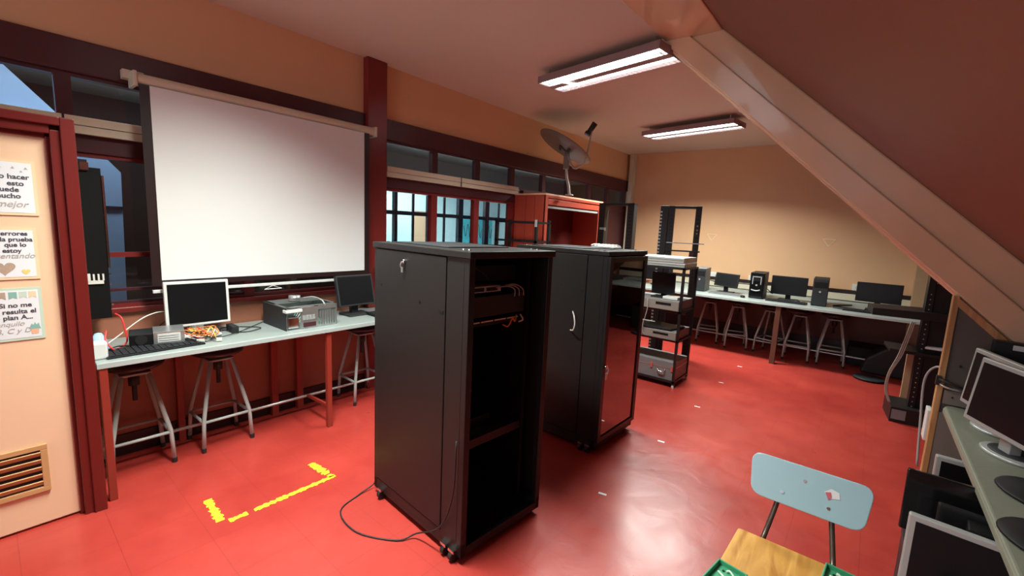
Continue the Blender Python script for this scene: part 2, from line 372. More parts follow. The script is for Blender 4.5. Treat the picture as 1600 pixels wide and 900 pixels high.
for (nm, y0, y1, z0, z1, m, lab, cat) in (('notice_board', 6.3, 7.0, .85, 2.0, 'creamdoor', 'cream board on the classroom wall across the corridor', 'board'),
        ('notice_board', 8.0, 8.95, .9, 2.0, 'peachboard', 'peach board on the classroom wall across the corridor', 'board'),
        ('notice_board', 9.9, 11.6, .9, 1.95, 'teal', 'teal board with scribbles on the classroom wall across the corridor', 'board')):
    b = thing(nm, lab, cat, (-10.5, y0, z0))
    B(0, .03, .04, y1 - y0 - .04, .04, z1 - z0 - .04).build('board_panel', m, b)
    f = MB(); f.box(0, .05, 0, .04, 0, z1 - z0); f.box(0, .05, y1 - y0 - .04, y1 - y0, 0, z1 - z0); f.box(0, .05, .04, y1 - y0 - .04, 0, .04); f.box(0, .05, .04, y1 - y0 - .04, z1 - z0 - .04, z1 - z0)
    f.build('board_frame', 'coolwhite', b)
    if m == 'teal':
        s = MB()
        for q in range(3): s.tube([(.034, .25 + q * .5, .7), (.034, .35 + q * .5, .35), (.034, .45 + q * .5, .75), (.034, .55 + q * .5, .3), (.034, .62 + q * .5, .6)], .008)
        s.build('scribble', 'frameblue', b)
tb = thing('work_table', 'low teal table against the classroom wall across the corridor', 'table', (-10.1, 6.95, -.02))
B(-.35, .3, 0, .95, 1.0, 1.04).build('tabletop', 'teal', tb); 
for a, c in ((-.3, .05), (.25, .05), (-.3, .9), (.25, .9)): MB().cyl((a, c, 0), (a, c, 1.0), .02).build('leg', 'frameblue', tb)
for i, (x, y) in enumerate(((-8.9, 5.4), (-8.2, 6.9), (-8.9, 8.2))):
    l = thing('tube_lamp', 'lit tube lamp under the classroom ceiling across the corridor', 'lamp', (x, y, 2.78), pi / 2, group='tube lamps of the classroom across the corridor')
    B(-.6, .6, -.06, .06, .03, .07).build('lamp_body', 'coolwhite', l)
    MB().cyl((-.58, 0, .01), (.58, 0, .01), .018).build('tube', 'tube_emit', l)
# blue steel frame outside the left window
bf = thing('steel_frame', 'blue steel frame with a sloping arm and a column outside the left window', 'frame', (-5.0, 0, 0))
MB().prism([(0, .76, 0), (0, .80, 1.91), (0, .71, 2.02), (0, .02, 2.80), (0, -.85, 2.80), (0, .35, 1.75), (0, .58, 1.60), (0, .60, 0)], (-.3, 0, 0)).build('frame_beam', 'blue', bf)
B(-.05, .02, .45, .80, 1.60, 1.625).build('joint_plate', 'frameblue', bf)

# ------------------------------------------------------------------ ceiling lamps
def ceiling_lamp(x, y, a, label, strap):
    l = thing('ceiling_lamp', label, 'lamp', (x, y, 2.90), a, group=None)
    W, D = .60, .17
    b = MB(); b.box(-W, W, -D, D, .045, .06); b.box(-W, W, -D, -D + .008, 0, .05); b.box(-W, W, D - .008, D, 0, .05); b.box(-W, W, -.035, .035, .0, .05)
    b.box(-W, -W + .01, -D, D, 0, .05); b.box(W - .01, W, -D, D, 0, .05)
    b.build('lamp_body', 'lampbody', l, bevel=.002)
    for s in (-1, 1):
        c = s * .102
        MB().cyl((-W + .02, c, .018), (W - .02, c, .018), .014).build('tube', 'tube_emit', l, smooth='edge')
        r = MB(); r.box(-W + .012, W - .012, c - .06, c + .06, .04, .044)
        r.bar((-W + .012, c - .063, .02), (W - .012, c - .063, .02), .003, .04); r.bar((-W + .012, c + .063, .02), (W - .012, c + .063, .02), .003, .04)
        r.build('reflector', 'reflector', l)
        lv = MB()
        for i in range(28): xx = -W + .04 + i * (2 * W - .08) / 27; lv.box(xx - .0015, xx + .0015, c - .06, c + .06, -.004, .006)
        lv.build('louvre', 'reflector', l)
    for sx in (-.52, .52): MB().cyl((sx, -.1, .06), (sx, -.1, .12), .006).build('hanger', 'chrome', l)
    if strap: MB().bar((-.40, -.10, -.012), (-.34, .10, -.012), .012, .003).build('strap', 'white', l)
    return l
ceiling_lamp(*LAMPS[0], 'lit twin tube ceiling lamp with louvres, the nearer one beside the sloping beam', True)
ceiling_lamp(*LAMPS[1], 'lit twin tube ceiling lamp farther back, closest to the far wall', False)
ceiling_lamp(*LAMPS[2], 'twin tube ceiling lamp over the desk end by the door', False)

# ------------------------------------------------------------------ wall fittings on the left
def trunking(y0, y1, label, clip):
    t = thing('cable_trunking', label, 'cable trunking', (XW + .02, y0, 2.022))
    B(0, .035, 0, y1 - y0, 0, .045).build('lower_channel', 'cream', t, bevel=.003)
    B(0, .04, 0, y1 - y0, .048, .096).build('upper_channel', 'cream', t, bevel=.003)
    B(.04, .043, clip, clip + .01, .0, .096).build('joint_clip', 'rubber', t)
trunking(-.5, .70, 'cream cable trunking with red paint smudge above the door frame', .84)
trunking(2.47, 4.44, 'long cream cable trunking above the red windows beside the pillar', .95)
tag(B(-3.60, -3.52, 7.62, 7.745, 0, ZC).build('corner_duct', 'cream', bevel=.006), 'full height cream duct in the far left corner', 'duct')
tag(B(XW - .003 + .003, XW + .012, 2.31, 2.34, 2.42, 2.50).build('wire_clip', 'cream'), 'small cream clip high on the maroon pillar', 'clip')
# projection screen
ps = thing('projection_screen', 'white pull down projection screen hanging over the desk in front of the windows', 'projection screen', (-3.50, .66, 0))
h = MB(); h.cyl((0, 0, 2.375), (0, 1.60, 2.375), .034, n=20); h.box(-.06, -.01, 0, 1.60, 2.345, 2.405)
h.build('roller_housing', 'cream', ps, bevel=.002)
for yy in (-.02, 1.60): B(-.10, .038, yy, yy + .02, 2.33, 2.415).build('end_cap', 'cream', ps, bevel=.004)
B(-.14, -.06, -.05, .05, 2.38, 2.43).build('bracket', 'cream', ps)
B(.028, .030, .005, 1.545, 1.13, 2.345).build('black_border', 'skirt', ps)
B(.0302, .0318, .055, 1.495, 1.165, 2.345).build('screen_fabric', 'screen', ps)
B(.02, .04, .005, 1.545, 1.085, 1.105).build('bottom_bar', 'white', ps, bevel=.003)
MB().tube([(.035, .72, 1.085), (.04, .66, 1.06), (.04, .78, 1.06), (.035, .72, 1.085)], .004, smooth=0).build('pull_handle', 'white', ps)
sk = thing('wall_socket', 'white wall socket at the pillar behind the black monitor', 'socket', (-3.57, 2.33, 1.0))
B(0, .03, 0, .08, 0, .18).build('socket_plate', 'white', sk, bevel=.004); B(.03, .034, .02, .06, .06, .12).build('socket_face', 'cream', sk)
cm = thing('window_latch', 'small cream latch on the maroon pillar right of the screen', 'latch', (-3.62, 2.17, 1.955))
B(0, .04, 0, .07, 0, .03).build('latch_body', 'cream', cm, bevel=.003); B(0, .04, 0, .03, .03, .09).build('lever', 'cream', cm, bevel=.003); B(0, .04, .03, .07, .055, .09).build('catch', 'cream', cm, bevel=.003)

# posters
def poster(yr, z0, z1, label, edge, lines, extra, t):
    p = thing('poster', label, 'poster', (-3.058, yr, z0), 0)
    hgt = z1 - z0
    B(0, .003, -.25, 0, 0, hgt).build('backing', edge, p)
    B(.003, .004, -.238, -.012, .012, hgt - .012).build('sheet', 'paper', p)
    for (s, dy, z, size, ink, sh) in lines:
        m_ = Matrix.Translation((.0048, -dy, z)) @ Matrix(((0, 0, 1, 0), (1, 0, 0, 0), (0, 1, 0, 0), (0, 0, 0, 1)))
        text(s, size, ink, p, m_, 'RIGHT', shear=sh, bold=.0006 if ink == 'ink' else .0002)
    for e in extra:
        kind, y, z, s, m_ = e
        q = MB()
        if kind == 'heart':
            pts = []
            for i in range(36):
                a = 2 * pi * i / 36; pts.append((.0042, y + s * 16 * sin(a) ** 3 / 16, z + s * (13 * cos(a) - 5 * cos(2 * a) - 2 * cos(3 * a) - cos(4 * a)) / 16))
            q.prism(pts, (.0006, 0, 0)); q.build('printed_heart', m_, p)
        elif kind == 'flag':
            q.prism([(.0042, y, z), (.0042, y + s, z), (.0042, y + s, z - s * 1.3), (.0042, y + s / 2, z - s), (.0042, y, z - s * 1.3)], (.0006, 0, 0)); q.build('printed_flag', m_, p)
        elif kind == 'star':
            q.prism([(.0042, y, z + s), (.0042, y - s, z - s * .7), (.0042, y + s, z - s * .7)], (.0006, 0, 0)); q.build('printed_mark', m_, p)
        elif kind == 'cactus':
            q.prism([(.0042, y - s, z), (.0042, y - s * .7, z + s * .8), (.0042, y - s * .45, z + s * 1.3), (.0042, y - s * .2, z + s * 1.0), (.0042, y + s * .1, z + s * 1.6), (.0042, y + s * .3, z + s * 1.0), (.0042, y + s * .7, z + s * 1.4), (.0042, y + s * .8, z + s * .7), (.0042, y + s, z)], (.0006, 0, 0)); q.build('printed_cactus', 'tealprint', p)
            MB().prism([(.0042, y - s * .7, z), (.0042, y + s * .7, z), (.0042, y + s * .55, z - s * 1.2), (.0042, y - s * .55, z - s * 1.2)], (.0006, 0, 0)).build('printed_pot', 'peachboard', p)
    return p
poster(.185, 1.552, 1.802, 'white poster in peach border with pale bunting, topmost of three on the door', 'peachedge',
       [('o hacer', .022, .165, .030, 'ink', 0), ('esto', .040, .135, .030, 'ink', 0), ('puede', .057, .107, .030, 'ink', 0), ('mucho', .053, .078, .030, 'ink', 0), ('mejor', .035, .038, .040, 'inklight', .3)],
       [('star', -.03, .215, .006, 'inklight'), ('star', -.07, .215, .006, 'inklight'), ('star', -.11, .215, .006, 'inklight'), ('star', -.045, .20, .005, 'inklight')], 0)
poster(.168, 1.255, 1.495, 'white poster with a tan heart and a small mustard heart, middle one on the door', 'peachedge',
       [('errores', .028, .205, .027, 'ink', 0), ('la prueba', .014, .178, .027, 'ink', 0), ('que lo', .035, .153, .027, 'ink', 0), ('estoy', .052, .126, .027, 'ink', 0), ('intentando', .012, .100, .033, 'inklight', .3)],
       [('heart', -.110, .054, .034, 'hearttan'), ('heart', -.045, .036, .014, 'heartyel')], 0)
poster(.165, .965, 1.215, 'mint edged poster with bunting and a potted cactus, lowest one on the door', 'mint',
       [('Si no me', .035, .160, .029, 'ink', 0), ('resulta el', .022, .130, .029, 'ink', 0), ('plan A...', .035, .102, .029, 'ink', 0), ('tranquilo', .065, .072, .030, 'inklight', .3), ('B, C y D', .045, .038, .032, 'inklight', .3)],
       [('flag', -.205, .232, .024, 'mint'), ('flag', -.172, .232, .026, 'heartyel'), ('flag', -.140, .232, .026, 'hearttan'), ('flag', -.105, .232, .026, 'tealprint'), ('flag', -.072, .232, .024, 'mint'), ('flag', -.042, .232, .024, 'peachedge'), ('cactus', -.033, .050, .020, '')], 0)

# tall black cabinet strip hanging beside the door frame
wr = thing('wall_rack', 'slim black steel rack hanging beside the red door frame with white tags', 'rack', (-3.42, .345, .965))
B(-.12, 0, -.02, .115, 0, .86).build('rack_body', 'pitch', wr, bevel=.003)
B(-.12, .01, -.03, .06, .84, .90).build('top_plate', 'rackblack', wr); B(.01, .014, .03, .065, .845, .885).build('buckle', 'chrome', wr)
B(-.01, .006, .115, .125, .30, .82).build('side_rail', 'chrome', wr)
B(.0, .01, .0, .09, .205, .225).build('white_tag', 'white', wr); B(.0, .012, .0, .035, .22, .265).build('white_tag', 'white', wr)
for i in range(3): B(.0, .011, .045 + i * .02, .053 + i * .02, .225, .262).build('white_tag', 'white', wr)
for z in (.08, .2, .26, .38, .3): MB().cyl((0, .12, z), (.012, .12, z), .006, n=8).build('screw', 'chrome', wr)
B(-.02, .02, -.035, -.015, .1, .14).build('hinge', 'rackblack', wr); B(-.02, .02, -.035, -.015, .68, .74).build('hinge', 'rackblack', wr)

# ------------------------------------------------------------------ desks
def desk(name, label, x0, x1, y0, y1, zt, legs, edge_axis, lm='legred'):
    d = thing(name, label, 'desk', (x0, y0, 0))
    B(0, x1 - x0, 0, y1 - y0, zt - .03, zt).build('worktop', 'desk', d, bevel=.006)
    if edge_axis == 'x': B(x1 - x0 - .002, x1 - x0 + .004, 0, y1 - y0, zt - .032, zt - .002).build('front_edge', 'desk_edge', d, bevel=.002)
    else: B(0, x1 - x0, -.004, .002, zt - .032, zt - .002).build('front_edge', 'desk_edge', d, bevel=.002)
    for (a, c, wd) in legs: B(a - x0 - wd, a - x0 + wd, c - y0 - wd, c - y0 + wd, 0, zt - .03).build('leg', lm, d, bevel=.003)
    return d
d1 = desk('long_desk', 'long pale grey topped desk on red legs along the left windows', XW + .01, -3.07, .335, 3.2, .79, [(-3.09, .36, .018), (-3.10, 1.62, .018), (-3.10, 3.1, .018), (-3.60, 1.62, .025), (-3.60, 1.42, .025), (-3.6, .8, .02), (-3.6, 3.1, .02)], 'x')
MB().cyl((.20, .03, .155), (.20, 2.8, .155), .011).build('foot_rail', 'steel', d1, smooth='edge')
MB().bar((.20, 1.28, .155), (.54, 1.285, .17), .02, .02).build('brace', 'legred', d1)
d2 = desk('long_desk', 'long grey topped desk against the peach far wall', -2.9, .95, 6.42, YF - .02, .79, [(-.84, 6.46, .03), (-2.8, 6.46, .02), (.9, 6.46, .02), (-.84, 7.6, .02)], 'y', 'legbrown')
MB().cyl((.6, .55, .16), (3.7, .55, .16), .012).build('foot_rail', 'steel', d2)
tr = thing('bench_trunking', 'cream lower trunking with dark rail along the far wall behind the monitors', 'cable trunking', (-2.9, YF - .05, .80))
B(0, 4.1, 0, .045, 0, .10).build('cream_channel', 'cream', tr, bevel=.004); B(0, 4.1, -.01, .045, .105, .15).build('dark_rail', 'skirt', tr)

# ------------------------------------------------------------------ stools
def make_stool():
    s = thing('lab_stool', 'x', 'stool')
    MB().lathe([(.0, .635), (.13, .635), (.155, .648), (.158, .665), (.14, .675), (.0, .678)]).build('seat', 'stool_seat', s, smooth=True)
    c = MB(); c.cyl((0, 0, .42), (0, 0, .64), .013); c.cyl((0, 0, .52), (0, 0, .60), .028); c.build('screw_spindle', 'rubber', s, smooth='edge')
    B(-.075, .075, -.075, .075, .595, .607).build('top_plate', 'stool_paint', s)
    for a, b in ((-1, -1), (1, -1), (1, 1), (-1, 1)):
        l = MB().tube([(a * .065, b * .065, .60), (a * .135, b * .140, .215), (a * .142, b * .150, .0)], .0125, smooth=0, n=10).build('leg', 'stool_paint', s, smooth='edge')
        MB().cyl((a * .142, b * .15, 0), (a * .142, b * .15, .03), .0145, n=10).build('rubber_foot', 'rubber', l)
    for z in (.205,):
        q = [(.135, .14), (-.135, .14), (-.135, -.14), (.135, -.14)]
        for i in range(4): MB().cyl((*q[i], z), (*q[(i + 1) % 4], z), .010, n=8).build('rung', 'stool_paint', s, smooth='edge')
    return s
st0 = make_stool()
stools = [(-3.455, .54, 0, 'pale framed stool under the left desk, nearest the door frame', 'left'),
          (-3.455, .995, .03, 'pale framed stool with dark round seat under the white monitor', 'left'),
          (-3.455, 2.12, -.02, 'stool under the left desk right of the red leg, partly behind the black cabinet', 'left'),
          (-1.83, 7.10, .2, 'stool under the far desk, leftmost one behind the shelf cart', 'far'),
          (-1.42, 7.02, .3, 'stool under the far desk below the small tilted monitor', 'far'),
          (-.98, 7.05, -.25, 'stool under the far desk just left of the brown desk leg', 'far'),
          (-.64, 6.98, .05, 'stool under the far desk just right of the brown desk leg', 'far'),
          (-.27, 7.06, .1, 'stool under the far desk, rightmost of the row', 'far')]
for i, (x, y, a, lb, g_) in enumerate(stools):
    s = st0 if i == 0 else copy_tree(st0)
    s.location = (x, y, 0); s.rotation_euler = (0, 0, a); s['label'] = lb; s['group'] = 'stools under the left desk' if g_ == 'left' else 'stools under the far desk'

# ------------------------------------------------------------------ monitors, towers, keyboards
def monitor(name, label, loc, rz, wd, ht, zb, frame='dark', base='round', tilt=0, boff=0, scr='screenoff', bez=.018, group=None, thick=.035, stand=True, chin=0, roll=0, name_screen=True):
    """screen faces local -Y, origin on the surface it stands on"""
    o = thing(name, label, 'monitor', loc, rz, group)
    T = Matrix.Translation((0, 0, zb)) @ Matrix.Rotation(radians(roll), 4, 'Y') @ Matrix.Rotation(radians(-tilt), 4, 'X')
    b = MB(); b.box(-wd / 2, wd / 2, 0, thick * .6, 0, ht, T); b.box(-wd / 2 + .04, wd / 2 - .04, thick * .6, thick * 1.4, .04, ht - .04, T)
    b.build('casing', frame, o, bevel=.005)
    MB().box(-wd / 2 + bez, wd / 2 - bez, -.0015, .002, bez + chin, ht - bez, T).build('screen', scr, o)
    if stand:
        n = MB(); n.box(-.03, .03, thick * .8, thick * 1.6, .01, zb + ht * .45); n.build('stand_neck', frame, o, bevel=.003)
        if base == 'round':
            bb = MB().lathe([(0, 0), (.105, 0), (.108, .008), (.10, .014), (0, .016)], m=Matrix.Translation((0, .03 + boff, 0)) @ Matrix.Diagonal((1.1, .85, 1, 1))).build('stand_base', frame, o, smooth=True)
            MB().lathe([(0, .015), (.082, .015), (.080, .018), (0, .0185)], m=Matrix.Translation((0, .03 + boff, 0)) @ Matrix.Diagonal((1.1, .85, 1, 1))).build('dark_inlay', 'darkgrey', bb, smooth=True)
        else: B(-.11, .11, -.05, .12, 0, .014).build('stand_base', frame, o, bevel=.005)
    return o
def keyboard(label, loc, rz, wd=.44, m='dark', dp=.15):
    k = thing('keyboard', label, 'keyboard', loc, rz)
    MB().prism([(-wd / 2, 0, 0), (-wd / 2, dp, 0), (-wd / 2, dp, .022), (-wd / 2, 0, .010)], (wd, 0, 0)).build('keyboard_body', m, k, bevel=.003)
    q = MB()
    for r in range(5):
        n = 15
        for c in range(n):
            x = -wd / 2 + .012 + c * (wd - .024) / n; y = .012 + r * (dp - .022) / 5; z = .010 + .012 * (y + .01) / dp
            q.box(x, x + (wd - .024) / n * .82, y, y + (dp - .022) / 5 * .8, z, z + .005)
    q.build('key_rows', 'darkgrey' if m == 'dark' else m, k)
    return k
def tower(label, loc, rz, wd=.17, dp=.40, ht=.36, m='dark', style=0):
    t = thing('computer_tower', label, 'computer', loc, rz)
    B(-wd / 2, wd / 2, .012, dp, 0, ht).build('casing', m, t, bevel=.004)
    B(-wd / 2 + .002, wd / 2 - .002, 0, .014, .004, ht - .004).build('front_panel', 'glossblack' if style else 'darkgrey', t, bevel=.005)
    for z in (.78, .67): B(-wd / 2 + .015, wd / 2 - .015, -.003, .0, ht * z, ht * z + .035).build('drive_bay', 'dark', t, bevel=.002)
    MB().cyl((0, -.004, ht * .52), (0, .002, ht * .52), .012).build('power_button', 'silver', t)
    if style == 1:
        f = MB(); f.box(-.055, -.045, -.006, .0, ht * .55, ht * .85); f.box(.045, .055, -.006, .0, ht * .55, ht * .85); f.box(-.055, .055, -.006, 0, ht * .83, ht * .86); f.build('silver_trim', 'silver', t)
        MB().tube([(-.06, -.005, ht * .33), (0, -.008, ht * .30), (.05, -.005, ht * .34)], .008).build('silver_swoosh', 'silver', t)
    for sx in (-1, 1): B(sx * wd * .35 - .012, sx * wd * .35 + .012, .03, dp - .03, -.004, .0).build('foot', 'rubber', t)
    return t
def mouse(label, loc, rz=0):
    m_ = MB().lathe([(0, 0), (.027, 0), (.03, .012), (.022, .026), (0, .031)], m=Matrix.Diagonal((1, 1.6, 1, 1)))
    o = m_.build('computer_mouse', 'dark', smooth=True); o.location = loc; o.rotation_euler = (0, 0, rz); return tag(o, label, 'mouse')

DT = .79
# left desk
monitor('monitor', 'white framed monitor with unlit screen on the left desk', (-3.385, .885, DT), pi / 2 + .0, .36, .295, .075, 'white', 'flat', 4, bez=.017, thick=.045)
mb = monitor('monitor', 'black monitor tilted back at the right end of the left desk', (-3.37, 2.035, DT), pi / 2 + .02, .345, .265, .085, 'darkgrey', 'flat', 14, bez=.014, thick=.06)
keyboard('black keyboard at the front edge of the left desk beside the white box', (-3.13, .615, DT), pi / 2 + .05, .46)
keyboard('dark keyboard lying in front of the black monitor on the left desk', (-3.2, 2.19, DT), pi / 2, .2)
# white box with blue bag
bx = tag(B(-3.21, -3.14, .31, .395, DT, DT + .095).build('plastic_box', 'white', bevel=.010), 'small white box on the desk end against the door frame', 'box')
bg = MB().lathe([(0, 0), (.035, 0), (.045, .03), (.035, .08), (.015, .12), (0, .125)], m=Matrix.Translation((-3.27, .375, DT))).build('plastic_bottle', mat('pale_blue_bottle', (.35, .55, .85), .15), smooth=True)
tag(bg, 'pale blue bottle behind the small white box', 'bottle')
# power supply
pz = thing('power_supply', 'loose grey computer power supply with white label on the left desk', 'power supply', (-3.30, .64, DT + .024), pi / 2 - .15, rot=(radians(4), 0, pi / 2 - .18))
B(-.02, .13, -.07, .07, 0, .075).build('casing', 'steel', pz, bevel=.002); B(-.13, -.02, -.065, .065, .002, .07).build('fan_end', 'dark', pz, bevel=.004)
B(.0, .11, -.0715, -.0695, .012, .065).build('label', 'white', pz)
q = MB()
for i in range(3): q.box(.005, .10, -.073, -.071, .022 + i * .014, .026 + i * .014)
q.build('label_print', 'silver', pz)
MB().lathe([(0, 0), (.028, 0), (.028, .006), (0, .006)], m=Matrix.Translation((-.075, -.062, .036)) @ Matrix.Rotation(pi / 2, 4, 'X')).build('fan', 'rubber', pz)
wires = []
rr = random.Random(3)
for i in range(14):
    m_ = ['orange', 'yellowc', 'rubber', 'orange', 'redcable', 'whitecable'][i % 6]
    p = Vector((.13, rr.uniform(-.04, .04), rr.uniform(.02, .05))); pts = [p]
    for k_ in range(5): pts.append(Vector((.15 + rr.uniform(0, .16), rr.uniform(-.09, .07), rr.uniform(-.008, .055))))
    MB().tube(pts, .0028, n=6).build('wire', m_, pz, smooth=True)
for i in range(5):
    x, y = .18 + rr.uniform(0, .14), rr.uniform(-.1, .06)
    B(x, x + .03, y, y + .015, -.01, .008).build('connector', 'white' if i % 2 else 'whitecable', pz)
cable('loose_cable', [(-3.40, .47, .99), (-3.36, .49, .97), (-3.34, .50, .90), (-3.32, .50, .83), (-3.27, .45, .805), (-3.22, .425, .82), (-3.24, .40, .87), (-3.28, .41, .92)], .0048, 'redcable', 'red cable looping down from the slim rack onto the keyboard')
cable('loose_cable', [(-3.30, .38, .81), (-3.34, .46, .86), (-3.40, .60, .95), (-3.48, .72, .96), (-3.55, .80, .90), (-3.55, .90, .80)], .0035, 'whitecable', 'white cord arching behind the power supply on the left desk')
cable('loose_cable', [(-3.5, .62, .80), (-3.54, .75, .90), (-3.56, .80, .94), (-3.58, .9, .80)], .003, 'rubber', 'thin black cord rising behind the power supply')
cable('loose_cable', [(-3.42, 1.02, .80), (-3.30, 1.12, .796), (-3.34, 1.24, .80), (-3.45, 1.18, .797), (-3.50, 1.05, .80), (-3.40, 1.0, .80)], .0035, 'rubber', 'black cord coiled between the white monitor and the opened computer')
cable('loose_cable', [(-3.30, .98, .796), (-3.24, .9, .797), (-3.28, 1.05, .80), (-3.44, 1.22, .797), (-3.52, 1.32, .80)], .003, 'rubber', 'black cord running along the desk right of the white monitor base')
cable('loose_cable', [(-3.16, .42, .80), (-3.22, .40, .815), (-3.28, .46, .82), (-3.30, .54, .80), (-3.36, .60, .80)], .004, 'rubber', 'black cord beside the white box at the desk end')
rb = MB()
for i in range(3): rb.box(-.06 + i * .045, -.02 + i * .045, -.02, .02, 0, .05)
o = rb.build('power_brick', 'rubber', bevel=.004); o.location = (-3.38, 1.07, DT); tag(o, 'black power adapter beside the white monitor stand', 'adapter')
# opened computer case lying on its side
pc = thing('opened_computer', 'opened metal computer case lying on its side on the left desk', 'computer', (-3.16, 1.345, DT), .03)
W_, D_, H_ = .385, .37, .165
g = MB(); g.box(-D_, 0, 0, .004, 0, H_); g.box(-D_, 0, W_ - .004, W_, 0, H_); g.box(-D_, 0, 0, W_, 0, .004); g.box(-D_, -D_ + .004, 0, W_, 0, H_)
g.build('side_panels', 'steel', pc)
B(-D_, .0, -.004, -.001, .0, H_).build('black_panel', 'darkgrey', pc)
f = MB(); f.box(-.004, .0, .10, .235, .0, H_ - .005); f.box(-.004, 0, .235, W_, H_ - .03, H_); f.box(-.004, 0, .235, W_, 0, .012)
for i in range(7): f.box(-.004, 0, .245 + i * .02, .258 + i * .02, .012, H_ - .045)
f.build('rear_plate', 'steel', pc)
B(.0, .003, .12, .215, .012, .045).build('port_plate', 'maroon_dark', pc)
B(-.12, -.01, .015, .095, .01, .09).build('fan_cage', 'chrome', pc, bevel=.006)
q = MB()
for i in range(4): q.box(-.002, .004, .235 + 0 * i - .12 + i * .024, .235 - .12 + i * .024 + .02, .065, .10)
q.build('port_cluster', 'silver', pc)
B(-D_ + .01, -.02, .11, .35, .006, .012).build('circuit_board', 'tealprint', pc)
B(-.04, .012, -.01, .11, H_ - .035, H_ - .012).build('top_rail', 'white', pc, bevel=.004)
fr2 = MB(); fr2.box(-D_, .0, -.002, .02, H_, H_ + .004); fr2.box(-D_, 0, W_ - .02, W_, H_, H_ + .004); fr2.box(-.03, .0, 0, W_, H_, H_ + .004); fr2.box(-D_, -D_ + .17, 0, W_ - .02, H_, H_ + .004)
fr2.build('top_frame', 'steel', pc)
MB().cyl((-.24, .13, H_ + .03), (-.20, .20, H_ + .03), .026).build('motor', 'steel', pc, smooth='edge'); MB().tube([(-.2, .22, H_ + .03), (-.12, .26, H_ + .045), (-.03, .28, H_ + .03), (0, .29, H_ - .01)], .005).build('wire', 'silver', pc, smooth=True)
q = MB()
for i in range(6): q.tube([(-.25 + .03 * i, .15, .02), (-.2, .2 + .02 * i, .12), (-.12 + .01 * i, .25, .06), (-.1, .18 + .02 * i, .02)], .004, n=6)
q.build('inner_wires', 'greycable', pc, smooth=True)

# ------------------------------------------------------------------ yellow floor marking and bits on the floor
yt = MB(); yt2 = MB(); rr = random.Random(11)
def tape(p, q, wd, n, yt=yt):
    p, q = Vector(p), Vector(q); d = q - p; nrm = Vector((-d.y, d.x)).normalized()
    for i in range(n):
        a = p + d * (i / n); b_ = p + d * ((i + .95 + rr.uniform(0, .1)) / n)
        if rr.random() < .14: continue
        w0, w1 = wd * rr.uniform(.22, .55), wd * rr.uniform(.22, .55)
        yt.prism([(a + nrm * w0).to_tuple() + (.0004,), (b_ + nrm * w1).to_tuple() + (.0004,), (b_ - nrm * w0).to_tuple() + (.0004,), (a - nrm * w1).to_tuple() + (.0004,)], (0, 0, .0006))
tape((-2.44, .72), (-2.44, 1.31), .042, 34); tape((-2.44, 1.29), (-2.68, 1.27), .055, 14); tape((-2.72, .70), (-2.47, .69), .05, 13, yt2)
tag(yt.build('floor_tape', 'yellow'), 'long worn L shaped yellow tape strip on the red floor', 'floor tape')
tag(yt2.build('floor_tape', 'yellow'), 'short worn yellow tape strip on the red floor, nearer the door', 'floor tape')
for i, (x, y, a, d_) in enumerate(((-1.10, 2.32, .2, 'right of the open black cabinet'), (-1.09, 3.26, .1, 'right of the glass doored cabinet'), (-1.10, 4.20, .15, 'front of the shelf cart side'), (-1.12, 5.12, .1, 'second farthest of the row'), (-1.11, 5.96, .1, 'farthest of the row, near the far desk'))):
    o = B(-.025, .025, -.009, .009, 0, .0012).build('floor_sticker', 'paper'); o.location = (x, y, .0006); o.rotation_euler = (0, 0, a)
    tag(o, 'small white scrap on the red floor, ' + d_, 'sticker', 'white scraps on the floor')

